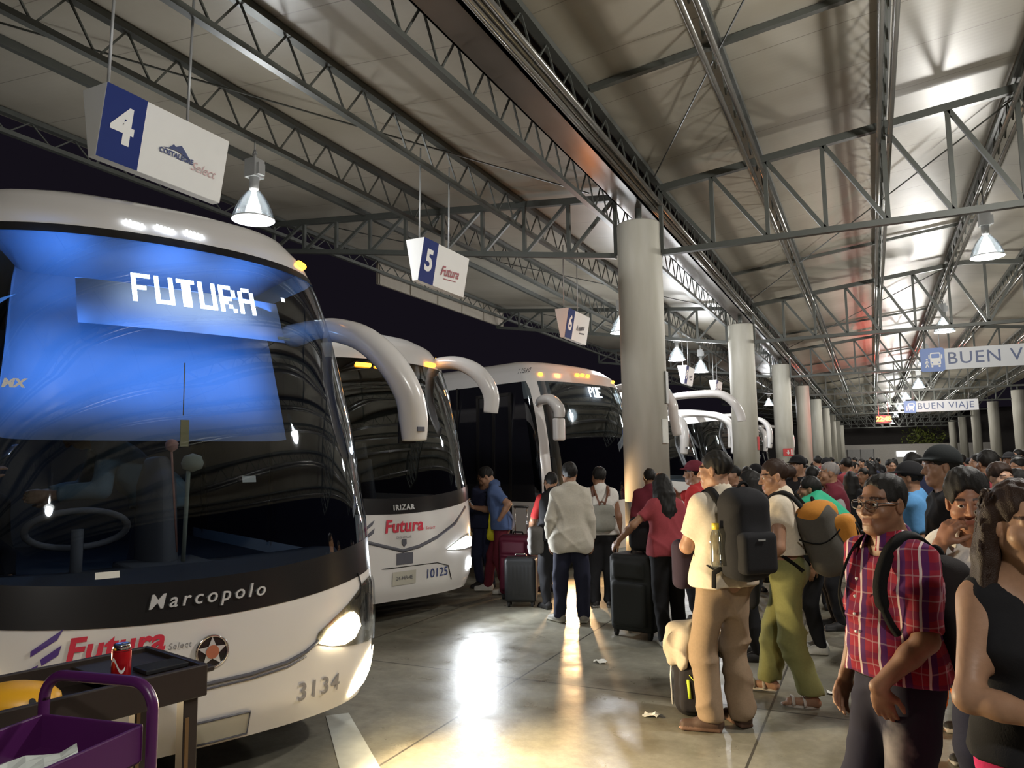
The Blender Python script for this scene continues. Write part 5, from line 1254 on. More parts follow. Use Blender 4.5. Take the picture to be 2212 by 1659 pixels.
p2 = Person('woman in cream top and olive trousers wearing the orange backpack', (-.60, 5.76), rad(VF+60), H=1.70, fem=True, hero=True, fat=1.12, head=(rad(28), rad(-4), 0), skin_c=SK1, lean=rad(3),
            feet={'L': ((-.07, -.12, 0), rad(-5)), 'R': ((.16, .20, 0), rad(0))}, hands={'L': (-.16, .20, .93), 'R': (.12, .28, 1.0)}, poles={'armL': (-.5, -1, -.2)},
            shirt=dict(m=C_cream, sleeve=.42, hem=1.03, seed=12), pants=dict(m=C_olive, loose=.026, bottom=.085, top=1.04, fold=.011, seed=5), shoes=dict(m=mat('sandal_cream', (.55, .50, .44), .6), sandal=True), hair=dict(style='bun', m=M_hairbr, back=-.07))
M_bgrey = cloth('pack_grey', (.075, .07, .06)); M_borange = cloth('pack_orange', (.46, .19, .03))
def bp_orange(o, L, Rr, p, hx, hy, hz):
    sdf_obj('orange_pocket', p.scale([rbox(L((0, -hy*1.02, -.03)), (hx*.80, .085, hz*.66), .06, .02, Rr)]), .010, M_borange, o, noise=folds(.003))
    sdf_obj('orange_lid', p.scale([ell(L((0, .0, hz*.72)), (hx*1.05, hy*1.06, hz*.40), .03, Rr)]), .010, M_borange, o, noise=folds(.003))
    b = MB(); b.tube([tuple(L((hx*.5*math.cos(t), -hy*1.02-.086, -.02+hz*.30*math.sin(t)))*p.S) for t in np.linspace(0, PI, 14)], [(.010, .006)]*14, 8); b.build('zip', M_bgrey, o)
    b = MB(); b.tube([tuple(L((0, -hy*1.02-.090, .06))*p.S), tuple(L((0, -hy*1.02-.092, -.04))*p.S)], [(.012, .005)]*2, 8); b.build('buckle_strap', M_bgrey, o)
    for q in (-1, 1):
        b = MB(); b.tube([tuple(L((q*hx*1.01, hy*(1-2*t), hz*(.2-.25*math.sin(PI*t))))*p.S) for t in np.linspace(0, 1, 8)], [(.010, .005)]*8, 8); b.build('compression_strap', C_black, o)
backpack(p2, 'grey and orange hiking backpack on the woman in olive trousers', M_bgrey, (.165, .14, .25), 1.13, bp_orange, M_bgrey, tilt=rad(-14))
o = sdf_obj('waist_bag', p2.scale([rbox(p2.ups(V3(-.10, .19, 1.00)), (.10, .075, .11), .04, .02)]), .012, C_navy, None, noise=folds(.003)); o.location = p2.o.location; o.rotation_euler = p2.o.rotation_euler
tag(o, 'dark blue bag at the waist of the woman in olive trousers', 'bag')
b = MB(); b.tube([tuple(p2.ups(V3(*q))*p2.S) for q in ((-.16, .19, 1.09), (-.16, .10, 1.10), (-.155, .0, 1.09))], [(.012, .005)]*3, 8); b.build('strap', C_black, o)
o = sdf_obj('jacket', p2.scale([cap(p2.ups(V3(-.02, .27, .92)), p2.ups(V3(-.05, .26, .70)), .075, .05, .04), cap(p2.ups(V3(.06, .27, .88)), p2.ups(V3(.03, .29, .66)), .05, .035, .04)]), .012, C_black, None, noise=folds(.008)); o.location = p2.o.location; o.rotation_euler = p2.o.rotation_euler
tag(o, 'dark garment hanging from the hand of the woman in olive trousers', 'garment')

p3 = Person('man with glasses in red plaid shirt, hand at his jeans pocket', (.035, 3.29), rad(VF+102), H=1.64, hero=True, fat=1.02, belly=.03, head=(rad(12), rad(3), 0), skin_c=SK3,
            feet={'L': ((-.12, 0, 0), rad(-15)), 'R': ((.12, .04, 0), rad(10))}, hands={'L': (-.135, .195, .925), 'R': (.24, .06, .86)}, poles={'armL': (-1, -.55, -.1)}, hand_kw={'L': dict(d=V3(.10, -.34, -1), n=V3(.6, -.8, 0), curl=.25, thumb=.1)}, stub=(.93, .90, .90),
            shirt=dict(m=plaid(), sleeve=.93, hem=.925, collar=True, g=.018, seed=2, fold=.009), pants=dict(m=jeans(), loose=.016, bottom=.05, top=.96, fold=.007, seed=5), shoes=dict(m=M_shoeb), hair=dict(style='short', back=-.06, full=.97, fore=.018))
gl = MB(); hc = p3.J['head']; Rh = p3.Rh
G = lambda q: tuple((hc+Rh @ V3(*q))*p3.S)
for q in (-1, 1):
    n = 20; gl.tube([G((q*.034+.027*math.copysign(abs(math.cos(t))**.7, math.cos(t)), .1085-.006*abs(math.cos(t)*q+1)*.5, -.002+.0175*math.copysign(abs(math.sin(t))**.7, math.sin(t)))) for t in np.linspace(0, 2*PI, n+1)[:-1]], .0022, 6, closed=True)
    gl.tube([G((q*.061, .103, .004)), G((q*.077, .07, .006)), G((q*.082, .0, .006)), G((q*.081, -.025, -.012))], .0022, 6)
gl.tube([G((-.008, .110, .003)), G((0, .113, .006)), G((.008, .110, .003))], .002, 6)
go = gl.build('glasses', mat('glasses_frame', (.05, .04, .035), .3), p3.o)
gl = MB()
for q in (-1, 1): gl.add([G((q*.034+.0255*math.cos(t), .1075, -.002+.0165*math.sin(t))) for t in np.linspace(0, 2*PI, 21)[:-1]], [tuple(range(20))])
gl.build('lens', glass_mat('spectacle_lens', (.96, .96, .95), .05, .02), go)
for k in range(6):
    z = 1.30-.068*k; yq = .150+.02*math.sin(k*.7); b = MB(); b.tube([tuple(p3.ups(V3(.0, yq+.004, z))*p3.S), tuple(p3.ups(V3(0, yq+.010, z))*p3.S)], .006, 8)
    b.build('button', mat('button_pearl', (.6, .55, .5), .3), p3.shirt_o)
b = MB(); b.tube([tuple(V3(.158*1.05*math.sin(t), .004+.150*math.cos(t), .945)*p3.S) for t in np.linspace(0, 2*PI, 40)[:-1]], [(.004, .018)]*39, 8, closed=True); b.build('belt', M_seal, p3.o)
backpack(p3, 'black backpack on the man in the red plaid shirt', cloth('pack_black', (.014, .011, .011)), (.145, .075, .24), 1.12, None, cloth('strap_brown', (.035, .022, .018)))

p4 = Person('woman with long curly hair in black top and pink trousers at right edge', (.40, 2.54), rad(VF+160), H=1.635, side_lean=rad(4), fem=True, hero=True, fat=1.08, head=(rad(14), rad(-2), rad(-4)), skin_c=(.36, .205, .125), hands={'R': (.03, .27, 1.10), 'L': (-.05, .27, 1.12)}, poles={'armR': (.9, -.5, -.3), 'armL': (-.9, -.5, -.3)},
            hand_kw={'R': dict(d=V3(-.8, .35, .3), n=V3(0, -.3, 1), curl=.6), 'L': dict(d=V3(.7, .4, .3), n=V3(0, -.3, 1), curl=.6)}, lip=(.85, .42, .40),
            shirt=dict(m=C_black, sleeve=0, hem=.93, neck_r=.085, g=.010, open_neck=.07, fold=.003), pants=dict(m=C_pink, top=1.06, loose=.01, g=.014, fold=.005), shoes=dict(m=M_shoew), hair=dict(style='long', m=M_hairbr, L=.22, w=1.0, back=-.09, arc=.98, fore=.012, wisps=420, h=.006))
b = MB(); wq = p4.arms['R']; c = wq[1]+(wq[2]-wq[1])*.93; d = nrm(wq[2]-wq[1]); e1 = nrm(np.cross(d, V3(0, 0, 1))); e2 = np.cross(d, e1)
b.tube([tuple((c+e1*.031*math.cos(t)+e2*.031*math.sin(t))*p4.S) for t in np.linspace(0, 2*PI, 25)[:-1]], .005, 6, closed=True); b.build('hair_tie', M_black, p4.o)

p5 = Person('man in white polo holding his hand to his mouth', (.44, 3.89), rad(VF+128), H=1.67, hero=True, lean=rad(19), head=(rad(24), rad(10), rad(-4)), skin_c=(.31, .15, .09), hands={'R': (.06, .365, 1.375)}, poles={'armR': (.35, .25, -1)},
            hand_kw={'R': dict(d=V3(-.45, -.10, .88), n=V3(-.45, -.88, .0), curl=.7, thumb=.9)},
            shirt=dict(m=C_white, sleeve=.80, hem=.86, collar=True, seed=6), pants=dict(m=C_dkblue), shoes=dict(m=M_shoeb), hair=dict(style='short', full=1.06, top=.012))
backpack(p5, 'black backpack hanging on the man in the white polo', cloth('pack_black2', (.013, .013, .015)), (.15, .10, .24), 1.18, None, C_black)
p6 = Person('man in big black cap and orange trousers behind the plaid shirt man', (.42, 5.66), rad(VF+75), H=1.76, res=.012, head=(rad(6), 0, 0), skin_c=SK1, feet={'L': ((-.12, -.05, 0), rad(8)), 'R': ((.10, .16, 0), rad(0))},
            shirt=dict(m=C_black, sleeve=1.7, hem=.85), pants=dict(m=C_orange, loose=.03, bottom=.10, fold=.012), shoes=dict(m=M_shoeb, sole=(22, 21.5, 20), swoosh=M_white), hair=dict(style='cap', capm=cloth('cap_black', (.014, .017, .018))))
p6b = Person('person in dark trousers and black sneakers behind the pink trousers', (.50, 4.95), rad(VF+92), H=1.62, head=(0, 0, 0), skin_c=SK2, shirt=dict(m=C_black, sleeve=.8), pants=dict(m=C_black), shoes=dict(m=M_shoeb, sole=(18, 18, 17)), hair=dict(style='short'))
# ---------------------------------------------------------------- the boarding queue
p7 = Person('man seen from behind in long off-white shirt and dark jeans', (-3.0, 7.62), rad(VF-4), H=1.69, res=.012, skin_c=SK2, head=(rad(6), 0, 0), feet={'L': ((-.14, .02, 0), rad(-40)), 'R': ((.12, 0, 0), rad(8))},
            shirt=dict(m=C_offw, sleeve=1.86, hem=.74, collar=True, flare=.02, seed=8, fold=.008), pants=dict(m=C_dkblue, loose=.01), shoes=dict(m=M_shoeg, sole=(1.6, 1.6, 1.5)), hair=dict(style='short', full=1.05))
p8 = Person('person in white top carrying a grey backpack, seen from behind', (-2.98, 8.55), rad(VF-2), H=1.63, res=.013, fat=1.12, skin_c=SK3, head=(rad(20), 0, 0), shirt=dict(m=C_white, sleeve=.35, hem=.88), pants=dict(m=C_black, loose=.012), shoes=dict(m=M_shoeb, sole=(14, 14, 13)), hair=dict(style='short', full=1.04),
            hands={'L': (-.22, .12, .95)})
M_brownstrap = mat('brown_leather', (.12, .045, .022), .5); M_bagg = cloth('bag_grey', (.23, .23, .20))
def bp_grey(o, L, Rr, p, hx, hy, hz):
    for z in (-.05, .03): b = MB(); b.tube([tuple(L((hx*t, -hy*.98*math.sqrt(max(0, 1-.6*t*t)), z))*p.S) for t in np.linspace(-.95, .95, 13)], .006, 6); b.build('seam_band', M_bagg, o)
    b = MB(); b.tube([tuple(L((-.02, -.06, hz*.9))*p.S), tuple(L((-.08, .07, hz+.19))*p.S)], [(.014, .006)]*2, 8); b.tube([tuple(L((.02, -.06, hz*.9))*p.S), tuple(L((.10, .07, hz+.19))*p.S)], [(.014, .006)]*2, 8); b.build('leather_strap', M_brownstrap, o)
backpack(p8, 'small grey backpack with brown straps on person in white top', M_bagg, (.155, .085, .155), 1.09, bp_grey, M_brownstrap)
p8b = Person('person in black and maroon jacket beside the grey backpack', (-2.50, 9.05), rad(VF-10), H=1.60, fat=1.1, res=.016, skin_c=SK3, shirt=dict(m=C_maroon, sleeve=1.8, hem=.80), pants=dict(m=C_black), shoes=dict(m=M_shoeb), hair=dict(style='short'))
p9 = Person('woman with long black hair in dusty red top gripping a suitcase', (-1.80, 7.08), rad(VF+8), H=1.58, fem=True, res=.011, fat=1.12, lean=rad(8), skin_c=SK2, head=(rad(4), rad(-6), 0), feet={'L': ((-.10, -.10, 0), rad(4)), 'R': ((.12, .10, 0), rad(-6))}, hands={'L': (-.47, .18, 1.02), 'R': (.26, .12, .92)}, poles={'armL': (-.3, -1, .2)},
            shirt=dict(m=C_red, sleeve=.60, hem=.88, seed=3), pants=dict(m=C_black, loose=.006), shoes=dict(m=M_shoeg, sole=(1.1, 1.1, 1.0)), hair=dict(style='long', L=.36, w=.95, bk=.02, h=.008))
p10 = Person('young man in blue patterned tee looking down at his phone', (-4.50, 8.95), rad(VF+86), H=1.68, res=.011, lean=rad(14), skin_c=SK1, head=(0, rad(-18), 0), hands={'L': (-.20, .02, .98), 'R': (.06, .40, 1.13)}, poles={'armL': (-.4, -1, 0)}, feet={'L': ((-.09, -.05, 0), rad(5)), 'R': ((.1, .22, 0), 0)},
             hand_kw={'R': dict(d=V3(-.3, .6, .7), n=V3(-.2, -.7, .5), curl=.5)}, shirt=dict(m=cloth('blue_print', (.075, .12, .26), .9, 18), sleeve=.75, hem=.84), pants=dict(m=C_maroon), shoes=dict(m=M_shoew), hair=dict(style='short', top=.01))
b = MB(); b.box((0, 0, 0), (.075, .010, .15)); ph = b.build('phone', mat('phone_case', (.25, .28, .32), .3), None, .006); wv = p10.w(p10.handf['R'][0]+p10.handf['R'][1]*.10+V3(-.01, -.012, .02)); ph.location = wv; ph.rotation_euler = (rad(-40), 0, p10.rz); tag(ph, 'phone held up by the young man in the blue tee', 'phone')
b = MB(); b.tube([tuple(p10.ups(V3(*q))*p10.S) for q in ((-.09, -.11, 1.40), (-.095, 0, 1.465), (-.02, .12, 1.33), (.10, .13, 1.12), (.15, .02, .98))], [(.016, .005)]*5, 8)
so = b.build('shoulder_strap', C_black, p10.o)
o = sdf_obj('bag', [cap((0, 0, .62), (.02, 0, .98), .075, .045, .03, ((0, 1, 0), 1.8))], .012, cloth('yellow_bag', (.60, .56, .02), .6), None, noise=folds(.006)); o.location = (-4.62, 8.88, .12); o.rotation_euler = (0, 0, rad(VF)); tag(o, 'bright yellow carrier bag in front of the young man in blue', 'bag')
p11 = Person('attendant in dark navy uniform in the shade beside the second coach', (-4.92, 9.25), rad(VF+150), H=1.63, skin_c=SK3, shirt=dict(m=C_navy, sleeve=1.9, hem=.85), pants=dict(m=C_navy), shoes=dict(m=M_shoeb), hair=dict(style='short'))
p12 = Person('person with red sleeve and black vest behind the off-white shirt', (-3.48, 8.25), rad(VF+20), H=1.58, skin_c=SK2, shirt=dict(m=C_black, sleeve=.0, hem=.85, g=.02), pants=dict(m=C_black), shoes=dict(m=M_shoeb), hair=dict(style='short'), hands={'L': (-.2, .28, .98)})
a_ = p12.arms['L']; sdf_obj('sleeve', p12.scale([cap(a_[0], a_[0]+(a_[1]-a_[0])*.8, .066, .058, .02)]), .012, C_bright, p12.o)
o = sdf_obj('bag', [rbox((0, 0, .80), (.10, .06, .16), .05, .02)], .012, cloth('bag_dark_grey', (.11, .105, .10)), None, noise=folds(.01)); o.location = (-3.62, 8.06, 0); o.rotation_euler = (0, 0, rad(VF)); tag(o, 'limp grey bag held beside the off-white shirt man', 'bag')
p13 = Person('person in blue top with pink sleeve near the third coach', (-3.95, 9.35), rad(VF+40), H=1.55, fem=True, skin_c=SK1, shirt=dict(m=C_blue, sleeve=.2, hem=.85), pants=dict(m=C_black), shoes=dict(m=M_shoeb), hair=dict(style='long', L=.2))
a_ = p13.arms['L']; sdf_obj('sleeve', p13.scale([cap(a_[0], a_[0]+(a_[1]-a_[0])*.7, .066, .056, .02)]), .012, C_pink, p13.o)
p14 = Person('man in red shirt and cap behind the woman with long black hair', (-1.72, 8.05), rad(VF+60), H=1.68, skin_c=SK2, shirt=dict(m=C_bright, sleeve=.8), pants=dict(m=C_black), shoes=dict(m=M_shoeb), hair=dict(style='cap', capm=C_maroon), hands={'R': (.05, .36, 1.5)}, poles={'armR': (.8, .1, -1)})
p15 = Person('person in black top partly hidden between cream polo and cream top', (-.98, 6.85), rad(VF+70), H=1.60, fem=True, skin_c=SK1, shirt=dict(m=C_black, sleeve=.8), pants=dict(m=C_black), shoes=dict(m=M_shoeb), hair=dict(style='long', L=.2), hands={'L': (-.05, .30, 1.38)}, poles={'armL': (-.7, .2, -1)})
p16 = Person('person with mint green shawl behind the orange backpack', (-.52, 7.30), rad(VF+70), H=1.53, skin_c=SK2, shirt=dict(m=C_black, sleeve=.9), pants=dict(m=C_black), shoes=dict(m=M_shoew), hair=dict(style='short', full=1.06))
b = MB(); V = []
for k in range(15):
    t = k/14; row = []
    for j in range(9):
        u = j/8-.5; x = .30*u*2; y = .10-.42*t+.02*math.sin(9*u+t*5); z = 1.39-.10*abs(u*2)**1.5-.34*max(0, t-.35)**1.0+.05*math.sin(t*3)+.012*math.sin(u*14+t*4)
        row.append((x*.9, y-.02, z))
    V.append(row)
b.grid(V); o = b.build('shawl', C_green, None, solid=.012, tint=True); o.location = p16.o.location+Vector((0, 0, .0)); o.rotation_euler = (0, 0, p16.rz-rad(14)); tag(o, 'mint green cloth draped over shoulders behind the orange backpack', 'shawl')
p17 = Person('grey-haired man in maroon vest with pale sleeves', (-.40, 8.35), rad(VF+80), H=1.66, fat=1.12, skin_c=SK2, shirt=dict(m=C_maroon, sleeve=0, hem=.84, g=.026), pants=dict(m=C_black), shoes=dict(m=M_shoeb), hair=dict(style='short', m=M_hairgr, full=.96))
for q in 'RL':
    a_ = p17.arms[q]; sdf_obj('sleeve', p17.scale([cap(a_[0], a_[1], .066, .060, .02), cap(a_[1], a_[1]+(a_[2]-a_[1])*.9, .058, .040, .02)]), .014, C_vest, p17.o)
p18 = Person('man in light blue shirt with shiny visor cap behind plaid man', (.27, 6.80), rad(VF+60), H=1.65, skin_c=SK2, shirt=dict(m=C_ltblue, sleeve=.8), pants=dict(m=C_dkblue), shoes=dict(m=M_shoeb), hair=dict(style='cap', capm=C_black))
p19 = Person('person in grey jacket beside the light blue shirt', (.66, 7.35), rad(VF+40), H=1.62, skin_c=SK2, shirt=dict(m=C_grey, sleeve=1.9), pants=dict(m=C_black), shoes=dict(m=M_shoeb), hair=dict(style='short'))
p20 = Person('dark-haired man in red shirt seen from behind at right', (1.0, 8.45), rad(VF), H=1.75, fat=1.15, skin_c=SK2, shirt=dict(m=C_red, sleeve=.8), pants=dict(m=C_black), shoes=dict(m=M_shoeb), hair=dict(style='short', full=1.05))
p21 = Person('woman with glasses in black top facing the camera at right', (.90, 7.10), rad(VF+180), H=1.64, fem=True, skin_c=SK4, shirt=dict(m=C_black, sleeve=.8, neck_r=.085), pants=dict(m=C_black), shoes=dict(m=M_shoeb), hair=dict(style='short', m=M_hairbr, full=1.1))
p22 = Person('person in bright blue shirt behind the woman with glasses', (1.14, 7.85), rad(VF+30), H=1.58, skin_c=SK1, shirt=dict(m=C_blue, sleeve=.8), pants=dict(m=C_black), shoes=dict(m=M_shoeb), hair=dict(style='short'))
p23 = Person('person with bushy dark hair at the right edge of the crowd', (1.12, 6.6), rad(VF+20), H=1.72, fem=True, skin_c=SK2, shirt=dict(m=C_grey, sleeve=.9), pants=dict(m=C_black), shoes=dict(m=M_shoeb), hair=dict(style='curly', L=.14, w=1.1, h=.011))
# ---------------------------------------------------------------- farther crowd: six figures, copied
tmpl = []
def figure(k, **kw):
    d = dict(H=1.68, res=.021, shirt=dict(m=C_black, sleeve=.85), pants=dict(m=C_black), shoes=dict(m=M_shoeb), hair=dict(style='short'))
    d.update(kw); return Person('x', (0, -200, 0), 0, **d)
figs = [figure(0), figure(1, fem=True, H=1.58, hair=dict(style='long', L=.25, h=.014)), figure(2, fat=1.15, H=1.70, hair=dict(style='cap', capm=C_black)), figure(3, H=1.64, shirt=dict(m=C_black, sleeve=1.9)), figure(4, fem=True, H=1.55, hair=dict(style='bun')), figure(5, H=1.74, fat=1.08, hands={'R': (.12, .30, 1.1)}, shirt=dict(m=C_black, sleeve=1.9))]
NAMEC = [(C_maroon, 'maroon'), (C_black, 'black'), (C_navy, 'navy'), (C_red, 'dusty red'), (C_grey, 'grey'), (C_brown, 'brown'), (C_offw, 'pale'), (C_teal, 'teal'), (C_dkblue, 'dark blue')]
KIND = ['short-haired passenger', 'long-haired passenger', 'passenger in a cap', 'passenger with long sleeves', 'passenger with hair in a bun', 'passenger with raised forearm']
WEI = [11, 8, 4, 4, 1.5, 3, .8, .4, 2]
spots = []; rr = random.Random(21); fixed = [(p.o.location.x, p.o.location.y) for p in (p1, p2, p3, p4, p5, p6, p6b, p14, p15, p16, p17, p18, p19, p20, p21, p22, p23)]
tries = 0
while len(spots) < 105 and tries < 20000:
    tries += 1
    y = 8.8+rr.random()**1.7*26; w0 = -1.7 if y > 9.6 else -1.0; x = w0+rr.random()*(1.6+.17*y-w0-.4)
    if abs(x-COLX) < .9 or x < -1.6: continue
    dmin = .54+.011*y
    if all((x-a)**2+(y-c)**2 > dmin*dmin for a, c in spots+fixed): spots.append((x, y))
lastc = {}
for i, (x, y) in enumerate(spots):
    k = i % 6; f = figs[k].o; c = f.copy(); COL.objects.link(c); m, cn = rr.choices(NAMEC, WEI)[0]
    for ch in list(f.children):
        d = ch.copy(); COL.objects.link(d); d.parent = c
        if d.name.startswith('shirt'): d.material_slots[0].link = 'OBJECT'; d.material_slots[0].material = m
    s = .95+.09*rr.random(); c.location = (x, y, 0); c.scale = (s, s, s); c.rotation_euler = (0, 0, rad(VF+rr.choice((0, 20, 60, 90, 110, -30, 170))+rr.uniform(-15, 15)))
    far = 'in the near crowd' if y < 13 else ('halfway down the hall' if y < 20 else 'far down the hall')
    c['label'] = '%s in %s top standing %s' % (KIND[k], cn, far); c['category'] = 'person'; c['group'] = KIND[k]+' '+cn+' '+far
for f in figs:
    for ch in list(f.o.children): bpy.data.objects.remove(ch)
    bpy.data.objects.remove(f.o)
# people inside the front coach
def inbus(B, q, rz): M_ = B.matrix_basis; v = M_ @ Vector(q); return (v.x, v.y, v.z), rz+B.rotation_euler.z
loc, rz = inbus(B1, (-1.15, .10, .64), PI)
pd = Person('person in checked jacket bending over inside the front coach', loc, rz, H=1.66, lean=rad(46), skin_c=SK2, head=(0, rad(-10), 0), shirt=dict(m=cloth('check_jacket', (.10, .16, .20), .9, 25), sleeve=1.9, hem=.84), pants=dict(m=C_dkblue), shoes=dict(m=M_shoeb), hair=dict(style='short'), hands={'L': (-.15, .62, .95), 'R': (.15, .62, .95)})
loc, rz = inbus(B1, (-.90, -.92, .64), -PI/2+.35)
pc = Person('person in beige cap drinking from a bottle inside the front coach', loc, rz, H=1.62, pelvis_z=-.44, feet={'L': ((-.1, .42, 0), 0), 'R': ((.1, .42, 0), 0)}, skin_c=SK1, head=(0, rad(14), 0), hands={'R': (.06, .26, 1.06)}, poles={'armR': (.8, .3, -.8)}, shirt=dict(m=C_black, sleeve=1.6, hem=.42), pants=dict(m=C_black, top=.6), shoes=dict(m=M_shoeb), hair=dict(style='cap', capm=cloth('cap_beige', (.50, .48, .36))))
wv = pc.w(pc.handf['R'][0]+pc.handf['R'][1]*.09+V3(0, .05, .05)); bt = empty('bottle', tuple(wv), 0, 'clear bottle in the hand of the person in beige cap', 'bottle')
b = MB(); b.lathe([(0, -.1), (.032, -.1), (.032, .06), (.014, .11), (.014, .13), (0, .13)], 14); b.v = [(p[0]+.0, p[1]+p[2]*.7, p[2]*.7) for p in b.v]; b.build('body', MATS['clear_plastic'], bt)
# ---------------------------------------------------------------- luggage
C_suit = cloth('suitcase_red', (.085, .008, .022), .6); C_sblack = mat('suitcase_black', (.014, .015, .016), .42); 
suitcase('dark red suitcase with raised handle in front of young man in blue', (-4.13, 8.66), rad(VF-25), (.44, .30, .74), C_suit, .34, trim=C_suit)
suitcase('smaller black suitcase with chrome edge before the dark red suitcase', (-3.90, 8.24), rad(VF-8), (.38, .25, .52), C_sblack, 0, False, trim=M_chrome)
suitcase('large black suitcase held by the woman in dusty red', (-2.17, 7.30), rad(VF-40), (.48, .34, .74), cloth('suitcase_cloth', (.017, .019, .018), .7), .26)
pr = [rbox((0, 0, .17), (.15, .10, .17), .08, .03), rbox((0, -.10, .12), (.11, .045, .10), .035, .02)]
o = sdf_obj('backpack', pr, .012, C_black, None, noise=folds(.004)); o.location = (-2.10, 7.32, .82); o.rotation_euler = (0, 0, rad(VF-30)); tag(o, 'black backpack lying on top of the large black suitcase', 'backpack')
b = MB(); b.tube([(-.04, .0, .335), (-.03, 0, .37), (.03, 0, .37), (.04, 0, .335)], .008, 8); b.build('grab_handle', C_black, o)
# floor backpack with cream jacket on it
C_bpk = cloth('pack_charcoal', (.020, .018, .020))
pr = [rbox((0, 0, .255), (.155, .115, .255), .09, .03), rbox((0, -.125, .20), (.115, .04, .15), .035, .02)]
o = sdf_obj('backpack', pr, .011, C_bpk, None, noise=folds(.004, seed=7)); o.location = (-1.17, 5.24, 0); o.rotation_euler = (0, 0, rad(VF-12)); tag(o, 'charcoal backpack standing on floor at the feet of the cream polo man', 'backpack')
b = MB(); b.tube([(-.06, -.166, .27), (-.055, -.170, .20), (-.05, -.168, .15)], [(.010, .004)]*3, 6); b.tube([(-.05, -.168, .30), (.05, -.17, .18)], [(.005, .003)]*2, 6); b.build('reflective_trim', mat('neon_yellow', (.55, .70, .05), .5), o)
b = MB(); b.tube([(-.165, .0, .06), (-.172, 0, .25), (-.15, .0, .45)], [(.007, .012)]*3, 6); b.build('side_piping', M_white, o)
pr = [rbox((0, .0, .50), (.165, .125, .075), .06, .04), cap((-.15, -.05, .56), (-.165, -.07, .36), .055, .04, .05), cap((.02, -.11, .52), (.05, -.14, .42), .055, .045, .05), cap((-.07, -.12, .54), (-.10, -.145, .36), .05, .035, .05), ell((-.03, 0, .57), (.14, .10, .06), .05), cap((.12, .0, .55), (.165, .02, .42), .05, .04, .05)]
o = sdf_obj('jacket', pr, .010, cloth('jacket_cream', (.50, .43, .33)), None, noise=folds(.013, 34, 34, 3)); o.location = (-1.17, 5.24, 0); o.rotation_euler = (0, 0, rad(VF-12)); tag(o, 'crumpled cream jacket draped over the charcoal floor backpack', 'jacket')
suitcase('black suitcase behind the orange backpack woman', (-.05, 7.55), rad(VF+10), (.42, .28, .62), C_sblack, .36)
# litter
for (x, y, t) in ((-1.45, 5.06, 'small crumpled white paper on floor near the backpack'), (-2.2, 6.2, 'tiny white scrap on the concrete by the suitcase'), (-.35, 6.05, 'small white scrap on floor right of the sandals'), (.02, 5.9, 'flat white paper strip on floor behind plaid man')):
    b = MB(); V = []
    for i in range(5):
        V.append([(x+(i-2)*.028+rr.uniform(-.006, .006), y+(j-1)*.025+rr.uniform(-.006, .006), .004+rr.random()*.022) for j in range(4)])
    b.grid(V, smooth=False); tag(b.build('paper_scrap', M_paper, None, solid=.002), t, 'litter')
# ================================================================ trolleys at lower left
M_purple = mat('purple_paint', (.075, .012, .085), .32, 0, .08, 6); M_dkwood = mat('dark_trolley', (.030, .022, .018), .4, 0, .15, 6); M_brass = mat('worn_edge', (.16, .09, .035), .45)
M_yell = mat('yellow_plastic', (.80, .40, .02), .4, 0, .1, 5)
# purple tray trolley; local +x runs along the handle side
pc_ = empty('trolley', (-2.12, 1.50, 0), rad(9), 'purple steel tray trolley with arched tube handle at lower left', 'trolley')
hw, dp = .185, .50; zt, zb = .985, .885
b = MB(); b.box((0, -dp/2, zb), (2*hw, dp, .012)); b.box((0, 0, (zt+zb)/2), (2*hw, .012, zt-zb)); b.box((0, -dp, (zt+zb)/2), (2*hw, .012, zt-zb))
for s in (-1, 1): b.box((s*hw, -dp/2, (zt+zb)/2), (.012, dp, zt-zb))
b.build('tray', M_purple, pc_, .004)
b = MB(); P = [(hw+.018, .02, .10), (hw+.018, .02, 1.02)]
for k in range(9): t = k/8*PI/2; P.append((hw+.018-.075*(1-math.cos(t)), .02, 1.02+.075*math.sin(t)))
for k in range(9): t = k/8*PI/2; P.append((-hw-.018+.075*(1-math.sin(t)), .02, 1.02+.075*math.cos(t)))
P += [(-hw-.018, .02, 1.02), (-hw-.018, .02, .10)]
b.tube(P, .016, 14); b.build('handle', M_purple, pc_)
for s in (-1, 1): b = MB(); b.tube([(s*(hw+.0), -dp+.02, .10), (s*(hw+.0), -dp+.02, .95)], .014, 10); b.build('post', M_purple, pc_)
b = MB(); b.box((0, -dp/2, .26), (2*hw, dp, .014)); b.box((hw, -dp/2, .30), (.012, dp, .09)); b.box((-hw, -dp/2, .30), (.012, dp, .09)); b.build('lower_shelf', M_purple, pc_, .004)
for sx in (-1, 1):
    for yy in (.0, -dp+.03): b = MB(); b.tube([(sx*hw-.014, yy, .05), (sx*hw+.014, yy, .05)], .05, 18); b.box((sx*hw, yy, .09), (.04, .05, .03)); b.build('caster', M_rubber, pc_)
# papers lying in the tray
def paper(x, y, rz, z, label):
    b = MB(); V = []
    for i in range(7): V.append([((i-3)*.04, (j-2)*.045, z+.006+.020*abs(math.sin(i*.9+j*.5))+.03*max(0, i-4)*.15) for j in range(5)])
    b.grid(V, smooth=False); o = b.build('paper', mat('paper_white', (.62, .66, .62), .8), None, solid=.002); m_ = pc_.matrix_basis @ Vector((x, y, 0)); o.location = (m_.x, m_.y, 0); o.rotation_euler = (0, 0, rz); tag(o, label, 'paper')
paper(-.05, -.33, rad(30), .895, 'crumpled pale paper lying in the purple tray, the left sheet'); paper(.04, -.24, rad(60), .92, 'folded pale paper lying in the purple tray, the right sheet')
